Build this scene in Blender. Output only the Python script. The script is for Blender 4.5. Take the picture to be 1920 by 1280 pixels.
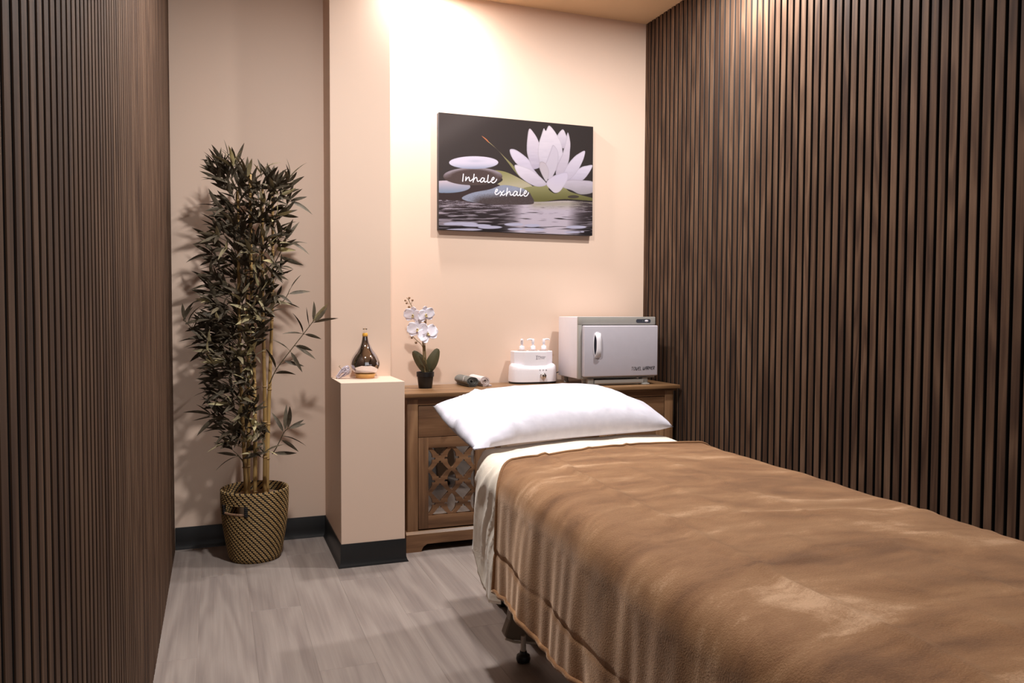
import bpy, bmesh, math, random
import numpy as np
from mathutils import Vector, Matrix, noise as mnoise

for o in list(bpy.data.objects):
    bpy.data.objects.remove(o)
SC = bpy.context.scene
COL = SC.collection
R = math.radians
PI = math.pi

# ------------------------------------------------------------------ camera
CAM_F, YAW, PITCH, ROLL, EYE = 1486.78, 0.3574, 0.0389, 0.0040, 1.1113
cy, sy, cp, sp = math.cos(YAW), math.sin(YAW), math.cos(PITCH), math.sin(PITCH)
right0 = Vector((cy, -sy, 0))
fwd = Vector((sy * cp, cy * cp, -sp))
up0 = right0.cross(fwd)
rgt = right0 * math.cos(ROLL) + up0 * math.sin(ROLL)
upv = up0 * math.cos(ROLL) - right0 * math.sin(ROLL)
cam = bpy.data.cameras.new('camera')
cam.sensor_width = 36.0
cam.lens = CAM_F / 1920 * 36.0
cam.clip_start = 0.02
cam_ob = bpy.data.objects.new('camera', cam)
COL.objects.link(cam_ob)
mw = Matrix((rgt, upv, -fwd)).transposed().to_4x4()
mw.translation = Vector((0, 0, EYE))
cam_ob.matrix_world = mw
SC.camera = cam_ob

# ------------------------------------------------------------------ light, exposure
SC.view_settings.view_transform = 'Standard'
SC.view_settings.look = 'None'
SC.view_settings.gamma = 1.0
SC.view_settings.exposure = 0.0
SC.view_settings.use_curve_mapping = False
SC.cycles.max_bounces = 10
SC.cycles.diffuse_bounces = 6
SC.cycles.sample_clamp_indirect = 6.0
wd = bpy.data.worlds.new('world')
SC.world = wd
wd.use_nodes = True
wd.node_tree.nodes['Background'].inputs[0].default_value = (0.54, 0.53, 0.53, 1)
wd.node_tree.nodes['Background'].inputs[1].default_value = 1.0   # even neutral fill, added to come in through the room's open end
CEIL = 2.709

DOWNLIGHTS = [            # recessed ceiling lamps: x, y, watts, diameter
    (0.95, 3.70, 22.0, 0.12),
    (2.04, 2.86, 36.0, 0.12),
    (0.46, 2.22, 45.0, 0.12),
]
for i, (x, y, w, d) in enumerate(DOWNLIGHTS):
    l = bpy.data.lights.new('downlight_lamp', 'AREA')
    l.shape = 'DISK'
    l.size = d
    l.energy = w
    l.color = (1.0, 0.97, 0.95)
    lo = bpy.data.objects.new('downlight_lamp', l)
    lo.location = (x, y, CEIL - 0.012)
    COL.objects.link(lo)


# ------------------------------------------------------------------ helpers
def srgb(r, g, b):
    f = lambda c: (c / 12.92 if c <= 0.04045 else ((c + 0.055) / 1.055) ** 2.4)
    return (f(r / 255), f(g / 255), f(b / 255), 1.0)


class NT:
    def __init__(s, name):
        s.m = bpy.data.materials.new(name)
        s.m.use_nodes = True
        s.t = s.m.node_tree
        s.b = s.t.nodes['Principled BSDF']

    def n(s, typ, **kw):
        nd = s.t.nodes.new(typ)
        for k, v in kw.items():
            if k.startswith('i_'):
                nd.inputs[k[2:].replace('_', ' ')].default_value = v
            else:
                setattr(nd, k, v)
        return nd

    def l(s, a, b):
        s.t.links.new(a, b)

    def math(s, op, a, b=None):
        nd = s.n('ShaderNodeMath', operation=op)
        for i, v in enumerate((a, b)):
            if v is None:
                continue
            if isinstance(v, (int, float)):
                nd.inputs[i].default_value = v
            else:
                s.l(v, nd.inputs[i])
        return nd.outputs[0]

    def ramp(s, fac, stops):
        nd = s.n('ShaderNodeValToRGB')
        cr = nd.color_ramp
        while len(cr.elements) < len(stops):
            cr.elements.new(0.5)
        for e, (p, c) in zip(cr.elements, stops):
            e.position = p
            e.color = c
        s.l(fac, nd.inputs[0])
        return nd.outputs[0]

    def coords(s, scale=(1, 1, 1), rnd=0.0):
        tc = s.n('ShaderNodeTexCoord')
        out = tc.outputs['Object']
        if rnd:
            oi = s.n('ShaderNodeObjectInfo')
            k = s.math('MULTIPLY', oi.outputs['Random'], rnd)
            cx = s.n('ShaderNodeCombineXYZ')
            s.l(k, cx.inputs[0]); s.l(k, cx.inputs[1]); s.l(k, cx.inputs[2])
            va = s.n('ShaderNodeVectorMath', operation='ADD')
            s.l(out, va.inputs[0]); s.l(cx.outputs[0], va.inputs[1])
            out = va.outputs[0]
        mp = s.n('ShaderNodeMapping')
        mp.inputs['Scale'].default_value = scale
        s.l(out, mp.inputs['Vector'])
        return mp.outputs[0]

    def noise(s, vec, scale=5, detail=4, rough=0.5, dist=0.0):
        nd = s.n('ShaderNodeTexNoise')
        nd.inputs['Scale'].default_value = scale
        nd.inputs['Detail'].default_value = detail
        nd.inputs['Roughness'].default_value = rough
        nd.inputs['Distortion'].default_value = dist
        s.l(vec, nd.inputs['Vector'])
        return nd.outputs['Fac']

    def bump(s, h, strength=0.2, dist=0.01):
        nd = s.n('ShaderNodeBump')
        nd.inputs['Strength'].default_value = strength
        nd.inputs['Distance'].default_value = dist
        s.l(h, nd.inputs['Height'])
        s.l(nd.outputs[0], s.b.inputs['Normal'])

    def base(s, c):
        if isinstance(c, tuple):
            s.b.inputs['Base Color'].default_value = c
        else:
            s.l(c, s.b.inputs['Base Color'])

    def set(s, **kw):
        for k, v in kw.items():
            s.b.inputs[k.replace('_', ' ')].default_value = v
        return s


def plain(name, c, rough=0.5, metal=0.0, vary=0.06, scale=30, bump=0.0, **kw):
    t = NT(name)
    v = t.noise(t.coords(), scale, 3)
    lo = tuple(x * (1 - vary) for x in c[:3]) + (1,)
    hi = tuple(min(1, x * (1 + vary)) for x in c[:3]) + (1,)
    t.base(t.ramp(v, [(0.3, lo), (0.7, hi)]))
    t.set(Roughness=rough, Metallic=metal, **kw)
    if bump:
        t.bump(v, bump, 0.003)
    return t.m


def wood(name, dark, mid, light, axis=2, scale=1.0, rough=0.5, rnd=53.0, rings=0.35, bump=0.15, spread=1.0, spec=0.4, rvar=0.16, fine=1.0, low=0.5):
    t = NT(name)
    st = [14.0 * fine] * 3
    st[axis] = 0.9
    v = t.coords(tuple(a * scale for a in st), rnd)
    g1 = t.noise(v, 3.0, 7, 0.65, 0.4)
    st2 = [3.2, 3.2, 3.2]
    st2[axis] = 0.35
    v2 = t.coords(tuple(a * scale for a in st2), rnd)
    g2 = t.noise(v2, 1.6, 3, 0.5, 0.3)
    ring = t.math('SINE', t.math('MULTIPLY', g2, 60.0))
    ring = t.math('MULTIPLY', t.math('ADD', ring, 1.0), 0.5)
    mix = t.math('ADD', t.math('MULTIPLY', g1, 1 - rings), t.math('MULTIPLY', ring, rings * 0.55))
    mix = t.math('ADD', mix, t.math('MULTIPLY', t.math('SUBTRACT', g2, 0.5), low))
    oi = t.n('ShaderNodeObjectInfo')
    mix = t.math('ADD', mix, t.math('MULTIPLY', t.math('SUBTRACT', oi.outputs['Random'], 0.5), rvar))
    c = 0.45
    t.base(t.ramp(mix, [(c - 0.25 * spread, dark), (c, mid), (c + 0.28 * spread, light)]))
    t.set(Roughness=rough)
    t.b.inputs['Specular IOR Level'].default_value = spec
    t.bump(g1, bump, 0.002)
    return t.m


class MB:
    """collects polygons and builds them as ONE mesh object"""

    def __init__(s):
        s.v, s.f, s.mi = [], [], []

    def add(s, vs, fs, mi=0):
        b = len(s.v)
        s.v += [tuple(v) for v in vs]
        s.f += [tuple(b + i for i in f) for f in fs]
        s.mi += [mi] * len(fs)
        return s

    def box(s, a, b, bev=0.0, seg=2, mi=0):
        x0, y0, z0 = a
        x1, y1, z1 = b
        vs = [(x0, y0, z0), (x1, y0, z0), (x1, y1, z0), (x0, y1, z0), (x0, y0, z1), (x1, y0, z1), (x1, y1, z1), (x0, y1, z1)]
        fs = [(0, 3, 2, 1), (4, 5, 6, 7), (0, 1, 5, 4), (1, 2, 6, 5), (2, 3, 7, 6), (3, 0, 4, 7)]
        if not bev:
            return s.add(vs, fs, mi)
        bm = bmesh.new()
        bv = [bm.verts.new(v) for v in vs]
        for f in fs:
            bm.faces.new([bv[i] for i in f])
        bmesh.ops.bevel(bm, geom=list(bm.edges), offset=bev, segments=seg, affect='EDGES', profile=0.5)
        bm.verts.index_update()
        r = s.add([v.co[:] for v in bm.verts], [[v.index for v in f.verts] for f in bm.faces], mi)
        bm.free()
        return r

    def tube(s, pts, rad, n=8, mi=0, caps=True, closed=False):
        P = [Vector(p) for p in pts]
        k = len(P)
        rads = rad if isinstance(rad, (list, tuple)) else [rad] * k
        vs, fs = [], []
        ref = None
        for i in range(k):
            if closed:
                t = P[(i + 1) % k] - P[i - 1]
            else:
                t = P[min(i + 1, k - 1)] - P[max(i - 1, 0)]
            if t.length < 1e-9:
                t = Vector((0, 0, 1))
            t.normalize()
            if ref is None:
                ref = t.orthogonal().normalized()
            ref = (ref - t * ref.dot(t))
            if ref.length < 1e-6:
                ref = t.orthogonal()
            ref.normalize()
            bi = t.cross(ref)
            for j in range(n):
                a = 2 * PI * j / n
                vs.append(P[i] + (ref * math.cos(a) + bi * math.sin(a)) * rads[i])
        m = k if closed else k - 1
        for i in range(m):
            for j in range(n):
                a, b = i * n + j, i * n + (j + 1) % n
                c, d = ((i + 1) % k) * n + (j + 1) % n, ((i + 1) % k) * n + j
                fs.append((a, b, c, d))
        if caps and not closed:
            fs.append(tuple(reversed(range(n))))
            fs.append(tuple(range((k - 1) * n, k * n)))
        return s.add(vs, fs, mi)

    def lathe(s, prof, n=32, at=(0, 0, 0), mi=0, sx=1.0, sy=1.0):
        vs, fs = [], []
        ox, oy, oz = at
        for r, z in prof:
            for j in range(n):
                a = 2 * PI * j / n
                vs.append((ox + sx * r * math.cos(a), oy + sy * r * math.sin(a), oz + z))
        for i in range(len(prof) - 1):
            for j in range(n):
                k = (j + 1) % n
                fs.append((i * n + j, i * n + k, (i + 1) * n + k, (i + 1) * n + j))
        if prof[0][0] > 1e-6:
            fs.append(tuple(reversed(range(n))))
        if prof[-1][0] > 1e-6:
            fs.append(tuple(range((len(prof) - 1) * n, len(prof) * n)))
        return s.add(vs, fs, mi)

    def sphere(s, c, r, n=12, m=8, mi=0, sc=(1, 1, 1)):
        prof = [(r * math.sin(PI * i / m), -r * math.cos(PI * i / m)) for i in range(m + 1)]
        prof[0] = (1e-5, -r); prof[-1] = (1e-5, r)
        b = len(s.v)
        s.lathe(prof, n, (0, 0, 0), mi)
        for i in range(b, len(s.v)):
            x, y, z = s.v[i]
            s.v[i] = (c[0] + x * sc[0], c[1] + y * sc[1], c[2] + z * sc[2])
        return s

    def prism(s, poly, axis, a, b, mi=0):
        """extrude a 2D polygon along axis from a to b"""
        n = len(poly)

        def P(u, w, d):
            return [(d, u, w), (u, d, w), (u, w, d)][axis]
        vs = [P(u, w, a) for u, w in poly] + [P(u, w, b) for u, w in poly]
        fs = [tuple(range(n)), tuple(reversed(range(n, 2 * n)))]
        fs += [(i, i + n, (i + 1) % n + n, (i + 1) % n) for i in range(n)]
        return s.add(vs, fs, mi)

    def grid(s, nu, nv, fn, mi=0, wrap=False):
        vs = [fn(i, j) for j in range(nv) for i in range(nu)]
        fs = []
        for j in range(nv - 1):
            for i in range(nu if wrap else nu - 1):
                k = (i + 1) % nu
                fs.append((j * nu + i, j * nu + k, (j + 1) * nu + k, (j + 1) * nu + i))
        return s.add(vs, fs, mi)

    def xf(s, M):
        s.v = [tuple(M @ Vector(v)) for v in s.v]
        return s

    def mesh(s, name, mats, smooth=0):
        me = bpy.data.meshes.new(name)
        me.from_pydata(s.v, [], s.f)
        for m in (mats if isinstance(mats, (list, tuple)) else [mats]):
            me.materials.append(m)
        me.polygons.foreach_set('material_index', s.mi)
        bm = bmesh.new()
        bm.from_mesh(me)
        bmesh.ops.recalc_face_normals(bm, faces=bm.faces)
        bm.to_mesh(me)
        bm.free()
        if smooth:
            me.polygons.foreach_set('use_smooth', [True] * len(me.polygons))
            if smooth < 180:
                me.set_sharp_from_angle(angle=R(smooth))
        me.update()
        return me

    def build(s, name, mats, parent=None, smooth=0):
        return link(name, s.mesh(name, mats, smooth), parent)


def link(name, data, parent=None, loc=None, kind=None):
    o = bpy.data.objects.new(name, data)
    COL.objects.link(o)
    if parent:
        o.parent = parent
    if loc:
        o.location = loc
    if kind:
        o['kind'] = kind
    return o


def tag(o, label, cat, group=None):
    o['label'] = label
    o['category'] = cat
    if group:
        o['group'] = group
    return o


def thing(name, label, cat, loc=(0, 0, 0), rz=0.0, group=None):
    o = link(name, None, None, loc)
    o.rotation_euler = (0, 0, rz)
    return tag(o, label, cat, group)


def struct(o):
    o['kind'] = 'structure'
    return o


def copy_thing(root, loc):
    r = root.copy()
    COL.objects.link(r)
    r.location = loc
    for ch in list(root.children):
        c = ch.copy()
        COL.objects.link(c)
        c.parent = r
        for g in ch.children:
            d = g.copy()
            COL.objects.link(d)
            d.parent = c
    return r


def smooth_line(pts, k=6, closed=False):
    P = [Vector(p) for p in pts]
    out = []
    n = len(P)
    for i in range(n if closed else n - 1):
        if closed:
            a, b, c, d = P[i - 1], P[i], P[(i + 1) % n], P[(i + 2) % n]
        else:
            a, b, c, d = P[max(i - 1, 0)], P[i], P[i + 1], P[min(i + 2, n - 1)]
        for j in range(k):
            t = j / k
            out.append(0.5 * ((2 * b) + (c - a) * t + (2 * a - 5 * b + 4 * c - d) * t * t + (3 * b - a - 3 * c + d) * t ** 3))
    if not closed:
        out.append(P[-1])
    return out


INK = [0]


def ribbon(mb, pts, w, place0):
    """a flat pen stroke along 2D points; place0(x, y) gives the 3D point"""
    def place(a, c):
        q = Vector(place0(a, c))
        q.y -= 2.5e-5 * (INK[0] % 40)
        return q
    P = [Vector((p[0], p[1], 0)) for p in pts]
    vs, fs = [], []
    for i, p in enumerate(P):
        t = P[min(i + 1, len(P) - 1)] - P[max(i - 1, 0)]
        if t.length < 1e-9:
            t = Vector((1, 0, 0))
        t.normalize()
        nrm = Vector((-t.y, t.x, 0))
        for sgn in (1, -1):
            q = p + nrm * (w / 2 * sgn)
            vs.append(place(q.x, q.y))
    for i in range(len(P) - 1):
        fs.append((2 * i, 2 * i + 1, 2 * i + 3, 2 * i + 2))
    mb.add(vs, fs)
    for p in (P[0], P[-1]):
        INK[0] += 1
        ring = [place(p.x + w / 2 * math.cos(a * PI / 4), p.y + w / 2 * math.sin(a * PI / 4)) for a in range(8)]
        mb.add(ring, [tuple(range(8))])
    INK[0] += 1


# ------------------------------------------------------------------ materials
def paint_mat():
    t = NT('beige_paint')
    v = t.coords()
    n1 = t.noise(v, 1.3, 3)
    t.base(t.ramp(n1, [(0.3, srgb(225, 198, 178)), (0.7, srgb(229, 203, 183))]))
    t.set(Roughness=0.55)
    t.bump(t.noise(v, 260, 2), 0.06, 0.002)
    return t.m


M_PAINT = paint_mat()
M_CEIL = plain('ceiling_beige_bounce', srgb(222, 190, 150), 0.7, vary=0.02, scale=4)  # same beige as the walls, with yellow bounce light put into the colour
M_SLAT = wood('walnut_slat', srgb(58, 42, 34), srgb(87, 66, 52), srgb(114, 91, 74), 2, 1.0, 0.62, rings=0.42, spread=1.05, spec=0.08, fine=2.4, low=0.15)
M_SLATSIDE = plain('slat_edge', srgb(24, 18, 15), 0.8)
M_FELT = plain('black_felt', srgb(14, 12, 11), 0.95)
M_FLOOR = wood('grey_oak_vinyl', srgb(126, 114, 109), srgb(149, 137, 130), srgb(171, 159, 151), 1, 0.75, 0.45, rings=0.40, bump=0.08, spread=1.3, rvar=0.05, fine=2.6, low=0.25)
M_JOINT = plain('floor_joint', srgb(70, 62, 58), 0.8)
M_BASE = plain('black_vinyl', srgb(22, 22, 23), 0.38)
M_CAB = wood('rustic_oak', srgb(78, 52, 33), srgb(122, 88, 61), srgb(156, 120, 88), 0, 0.8, 0.5, rings=0.3, bump=0.2)
M_CABV = wood('rustic_oak_upright', srgb(80, 54, 34), srgb(126, 92, 64), srgb(160, 124, 90), 2, 0.8, 0.5, rings=0.3, bump=0.2)
M_CABTOP = wood('rustic_oak_top', srgb(104, 74, 48), srgb(140, 106, 74), srgb(168, 132, 96), 0, 0.7, 0.35, rings=0.3, bump=0.12)
M_DARKGAP = plain('dark_gap', srgb(18, 13, 10), 0.9)
M_MIRROR = plain('mirror', (0.52, 0.50, 0.48, 1), 0.03, 1.0, vary=0.0)
M_KNOB = plain('dark_bronze', srgb(46, 34, 26), 0.35, 0.8)
M_WHITE = plain('white_plastic', srgb(236, 232, 238), 0.3, vary=0.01)
M_ENAMEL = plain('white_enamel', srgb(226, 220, 226), 0.3, vary=0.01)
M_DOOR = plain('pale_grey_enamel', srgb(192, 186, 194), 0.35, vary=0.015)
M_GREY = plain('warm_grey_plastic', srgb(160, 156, 150), 0.4, vary=0.02)
M_DGREY = plain('slate_panel', srgb(62, 64, 74), 0.35)
M_BLACK = plain('black_plastic', srgb(20, 19, 20), 0.4)
M_INK = plain('black_ink', srgb(34, 30, 34), 0.6)
M_CHROME = plain('chrome', (0.75, 0.72, 0.7, 1), 0.12, 1.0, vary=0.02)


def glass(name, tint=(1, 1, 1, 1), rough=0.02, ior=1.45):
    t = NT(name)
    v = t.noise(t.coords(), 20, 2)
    t.base(t.ramp(v, [(0, tint), (1, tint)]))
    t.set(Roughness=rough, IOR=ior)
    t.b.inputs['Transmission Weight'].default_value = 1.0
    return t.m


M_CLEAR = glass('clear_glass')
M_AMBER = plain('amber_glass', srgb(226, 168, 70), 0.15, vary=0.1)
M_FROST = glass('clear_plastic', (0.95, 0.93, 0.95, 1), 0.15, 1.3)
M_CORD = plain('milky_cord', srgb(212, 202, 212), 0.3)
M_LEAF = NT('bamboo_leaf')
_oi = M_LEAF.n('ShaderNodeObjectInfo')
_v = M_LEAF.coords((60, 60, 60), 31.0)
_k = M_LEAF.math('ADD', _oi.outputs['Random'], M_LEAF.math('MULTIPLY', M_LEAF.math('SUBTRACT', M_LEAF.noise(_v, 1.0, 3), 0.5), 0.5))
M_LEAF.base(M_LEAF.ramp(_k, [(0.05, srgb(72, 64, 53)), (0.4, srgb(110, 99, 80)), (0.7, srgb(150, 139, 108)), (1.0, srgb(200, 188, 142))]))
M_LEAF.set(Roughness=0.6)
M_LEAF.b.inputs['Specular IOR Level'].default_value = 0.25
M_LEAF = M_LEAF.m
M_TWIG = plain('twig', srgb(86, 74, 48), 0.7, vary=0.2)
M_CANE = wood('bamboo_cane', srgb(128, 98, 56), srgb(160, 128, 78), srgb(184, 152, 98), 2, 0.6, 0.45, rings=0.1)
M_NODE = plain('cane_node', srgb(150, 118, 72), 0.6, vary=0.2, scale=200)
M_STRAW = plain('seagrass_tan', srgb(176, 146, 98), 0.65, vary=0.25, scale=160)
M_STRAWD = plain('seagrass_black', srgb(24, 19, 17), 0.7, vary=0.2)
M_CARD = plain('beige_liner', srgb(170, 142, 116), 0.8)
M_SOIL = plain('soil', srgb(40, 30, 24), 0.95, vary=0.4, scale=120, bump=0.6)
M_PETAL = plain('orchid_petal', srgb(244, 238, 248), 0.5, vary=0.02)
M_PETAL_C = plain('orchid_centre', srgb(226, 206, 150), 0.5, vary=0.2)
M_BUD = plain('orchid_bud', srgb(128, 96, 66), 0.6, vary=0.2)
M_STEM = plain('orchid_stem', srgb(118, 98, 62), 0.6, vary=0.2)
M_OLEAF = plain('orchid_leaf', srgb(84, 80, 56), 0.5, vary=0.12, scale=40)
M_BASEWOOD = plain('light_wood', srgb(216, 168, 98), 0.4, vary=0.1)
M_LEG = plain('beige_metal', srgb(120, 104, 86), 0.5, vary=0.03)
M_LEGW = plain('cream_metal', srgb(196, 180, 162), 0.4, vary=0.03)


def terry(name, c, bump=0.8):
    t = NT(name)
    v = t.coords()
    n = t.noise(v, 420, 2, 0.6)
    lo = tuple(x * 0.72 for x in c[:3]) + (1,)
    t.base(t.ramp(n, [(0.3, lo), (0.65, c)]))
    t.set(Roughness=0.95)
    t.b.inputs['Sheen Weight'].default_value = 0.3
    t.bump(n, bump, 0.004)
    return t.m


M_TOWELG = terry('grey_terry', srgb(112, 108, 98))
M_TOWELGI = terry('grey_terry_shade', srgb(58, 56, 52))  # darker copy for the roll ends, coil shade put into the colour
M_TOWELW = terry('white_terry', srgb(240, 230, 228))
M_TOWELWI = terry('white_terry_shade', srgb(205, 184, 178))  # white roll ends, shade put into the colour likewise


def cotton():
    t = NT('white_cotton')
    v = t.coords()
    t.base(t.ramp(t.noise(v, 40, 3), [(0.3, srgb(216, 214, 227)), (0.7, srgb(225, 223, 235))]))
    t.set(Roughness=0.5)
    t.b.inputs['Sheen Weight'].default_value = 0.15
    t.bump(t.noise(v, 7, 3, 0.45, 0.5), 0.28, 0.03)
    return t.m


def sheetmat():
    t = NT('cream_sheet')
    v = t.coords()
    t.base(t.ramp(t.noise(v, 30, 3), [(0.3, srgb(236, 223, 204)), (0.7, srgb(243, 231, 214))]))
    t.set(Roughness=0.75)
    t.b.inputs['Sheen Weight'].default_value = 0.2
    t.bump(t.noise(t.coords((1, 1, 1)), 14, 4, 0.6, 0.8), 0.2, 0.01)
    return t.m


def plush():
    t = NT('brown_plush')
    v = t.coords((1, 1, 1))
    big = t.noise(t.coords((2.2, 5.0, 3.0)), 1.3, 5, 0.6, 0.9)
    str_ = t.noise(t.coords((3.0, 9.0, 1.2)), 2.0, 4, 0.6, 0.5)
    fine = t.noise(v, 320, 2, 0.7)
    k = t.math('ADD', t.math('MULTIPLY', big, 0.62), t.math('MULTIPLY', str_, 0.28))
    k = t.math('ADD', k, t.math('MULTIPLY', fine, 0.16))
    t.base(t.ramp(k, [(0.38, srgb(112, 77, 50)), (0.50, srgb(144, 104, 70)), (0.58, srgb(160, 120, 84)), (0.68, srgb(206, 168, 134))]))
    t.set(Roughness=0.75)
    t.b.inputs['Sheen Weight'].default_value = 0.9
    t.b.inputs['Sheen Roughness'].default_value = 0.35
    t.b.inputs['Sheen Tint'].default_value = srgb(226, 196, 170)
    t.b.inputs['Specular IOR Level'].default_value = 0.15
    t.bump(fine, 0.35, 0.004)
    return t.m


M_COTTON, M_SHEET, M_PLUSH = cotton(), sheetmat(), plush()
M_PAD = plain('cream_vinyl', srgb(214, 198, 174), 0.5)

# ------------------------------------------------------------------ room
XL, XR, YB, YF = -0.1856, 2.2636, 3.945, -1.0
SD = 0.012                                   # slat depth
wl = struct(MB().box((XL - SD - 0.1, YF, 0), (XL - SD, YB, CEIL)).build('wall_left', M_FELT))
wr = struct(MB().box((XR + SD, YF, 0), (XR + SD + 0.1, YB, CEIL)).build('wall_right', M_FELT))
wb = struct(MB().box((XL - SD - 0.1, YB, 0), (XR + SD + 0.1, YB + 0.1, CEIL)).build('wall_back', M_PAINT))
ce = struct(MB().box((XL - SD - 0.1, YF - 0.1, CEIL), (XR + SD + 0.1, YB + 0.1, CEIL + 0.1)).build('ceiling', M_CEIL))
for x, y, w, d in DOWNLIGHTS:
    MB().lathe([(d / 2 + 0.004, 0), (d / 2 + 0.022, -0.004), (d / 2 + 0.024, 0.0)], 40, (x, y, CEIL)).build('downlight_trim', M_WHITE, ce, 40)


def slat_mesh(sgn):
    w, d, c = 0.0142, SD, 0.0012
    mb = MB()
    H = CEIL - 0.002
    prof = [(-w, 0, 1), (-w, d - c, 0), (-w + c, d, 0), (w - c, d, 0), (w, d - c, 1), (w, 0, 1)]
    for i in range(5):
        (y0, x0, _), (y1, x1, _) = prof[i], prof[i + 1]
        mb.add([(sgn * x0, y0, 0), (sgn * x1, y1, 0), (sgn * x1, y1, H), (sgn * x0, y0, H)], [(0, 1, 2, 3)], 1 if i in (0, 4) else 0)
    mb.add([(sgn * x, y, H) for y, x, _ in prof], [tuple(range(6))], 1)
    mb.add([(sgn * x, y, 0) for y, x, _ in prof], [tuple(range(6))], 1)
    return mb.mesh('slat', [M_SLAT, M_SLATSIDE])


sm_l, sm_r = slat_mesh(1), slat_mesh(-1)
n = -30
while True:
    y = 0.8718 + 0.04 * n + 0.02
    if y > YB - 0.014:
        break
    if y > YF + 0.02:
        link('slat', sm_l, wl, (XL - SD, y, 0.001))
    n += 1
for n in range(-1, 120):
    y = 3.8887 - 0.04 * n - 0.02
    if y < YF + 0.02:
        break
    link('slat', sm_r, wr, (XR + SD, y, 0.001))
MB().box((XR, 3.926, 0.001), (XR + SD, 3.944, CEIL - 0.001)).build('slat', [M_SLAT], wr)

fl = struct(MB().box((XL - SD - 0.1, YF - 0.1, -0.1), (XR + SD + 0.1, YB + 0.1, -0.004)).build('floor', M_JOINT))
rnd = random.Random(4)
PW, PL = 0.178, 1.22
x = XL - 0.06
ci = 0
while x < XR:
    off = [0.0, 0.43, 0.86, 0.24, 0.67, 1.07][ci % 6] + rnd.uniform(-0.05, 0.05)
    y = YF - off
    while y < YB:
        a0, a1 = max(y, YF), min(y + PL, YB)
        b0, b1 = max(x, XL - SD), min(x + PW, XR + SD)
        if a1 - a0 > 0.02 and b1 - b0 > 0.01:
            mb = MB()
            c = 0.0006
            z0, z1 = -0.004, 0.0
            X0, X1, Y0, Y1 = b0 - (b0 + b1) / 2, b1 - (b0 + b1) / 2, a0 - (a0 + a1) / 2, a1 - (a0 + a1) / 2
            vs = [(X0, Y0, z0), (X1, Y0, z0), (X1, Y1, z0), (X0, Y1, z0), (X0, Y0, z1 - c), (X1, Y0, z1 - c), (X1, Y1, z1 - c), (X0, Y1, z1 - c),
                  (X0 + c, Y0 + c, z1), (X1 - c, Y0 + c, z1), (X1 - c, Y1 - c, z1), (X0 + c, Y1 - c, z1)]
            fs = [(8, 9, 10, 11)]
            for i in range(4):
                j = (i + 1) % 4
                fs += [(i, j, j + 4, i + 4), (i + 4, j + 4, j + 8, i + 8)]
            mb.add(vs, fs)
            o = mb.build('plank', M_FLOOR, fl)
            o.location = ((b0 + b1) / 2, (a0 + a1) / 2, 0)
        y += PL
    x += PW
    ci += 1

# column chase and the boxed ledge in front of it
CX0, CX1, CY = 0.4966, 0.7764, 3.7231
LY, LZ = 3.4231, 0.7991
struct(MB().box((CX0, CY, 0), (CX1, YB, CEIL), 0.002).build('column', M_PAINT))
struct(MB().box((CX0, LY, 0), (CX1 - 0.001, CY, LZ), 0.002).build('wall_ledge', M_PAINT))

# black cove baseboard
BH = 0.1016


def cove(name, path, mitre):
    prof = [(0.0, 0.0), (0.013, 0.0), (0.0125, 0.003), (0.008, 0.010), (0.0045, 0.022), (0.0035, 0.04), (0.0035, BH - 0.002), (0.0025, BH), (0.0, BH)]
    (ax, ay), (bx, by) = path
    d = Vector((bx - ax, by - ay, 0))
    L = d.length
    d.normalize()
    nrm = Vector((d.y, -d.x, 0))
    mb = MB()
    vs = []
    for (o_, z) in prof:
        for e, m in ((0, mitre[0]), (1, mitre[1])):
            s_ = (-m * o_) if e == 0 else (L + m * o_)
            vs.append(Vector((ax, ay, z)) + d * s_ + nrm * o_)
    k = len(prof)
    fs = [(2 * i, 2 * i + 1, 2 * i + 3, 2 * i + 2) for i in range(k - 1)]
    fs += [tuple(range(0, 2 * k, 2)), tuple(range(1, 2 * k, 2))]
    mb.add(vs, fs)
    return struct(mb.build(name, M_BASE, None, 40))


cove('baseboard_back', ((XL, YB), (CX0, YB)), (0, -1))
cove('baseboard_left', ((CX0, YB), (CX0, LY)), (-1, 1))
cove('baseboard_front', ((CX0, LY), (CX1, LY)), (1, 1))
cove('baseboard_right', ((CX1, YB), (XR, YB)), (0, 0))

# ------------------------------------------------------------------ sideboard
CT = 0.732                                   # top of the sideboard
SX0, SX1, SYF, SYB = 0.815, 2.216, 3.545, 3.925
sb = thing('sideboard', 'brown rustic oak sideboard with mirrored lattice doors along the beige wall', 'sideboard', (SX0, SYB, 0))
OX, OY = SX0, SYB


def W(mb):
    mb.v = [(a - OX, b - OY, c) for a, b, c in mb.v]
    return mb


W(MB().box((0.797, SYF - 0.022, CT - 0.019), (2.246, SYB + 0.005, CT), 0.003)).build('top', M_CABTOP, sb, 40)
W(MB().box((0.806, SYF - 0.010, CT - 0.029), (2.232, SYB, CT - 0.0185), 0.002)).build('top_moulding', M_CAB, sb, 40)
b = MB()
b.box((SX0, SYF + 0.02, 0.08), (SX0 + 0.018, SYB, 0.704))
b.box((SX1 - 0.018, SYF + 0.02, 0.08), (SX1, SYB, 0.704))
b.box((SX0 + 0.018, SYB - 0.012, 0.08), (SX1 - 0.018, SYB, 0.704))
b.box((SX0 + 0.018, SYF + 0.03, 0.08), (SX1 - 0.018, SYB - 0.012, 0.094))
W(b).build('body', M_CABV, sb)
b = MB()
b.box((SX0 + 0.018, SYF + 0.024, 0.094), (SX1 - 0.018, SYF + 0.03, 0.70))
W(b).build('gap_shade_panel', M_DARKGAP, sb)  # dark sheet added behind the fronts, painted shade for the gaps
DX0, DX1 = 0.867, 2.167
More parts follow.
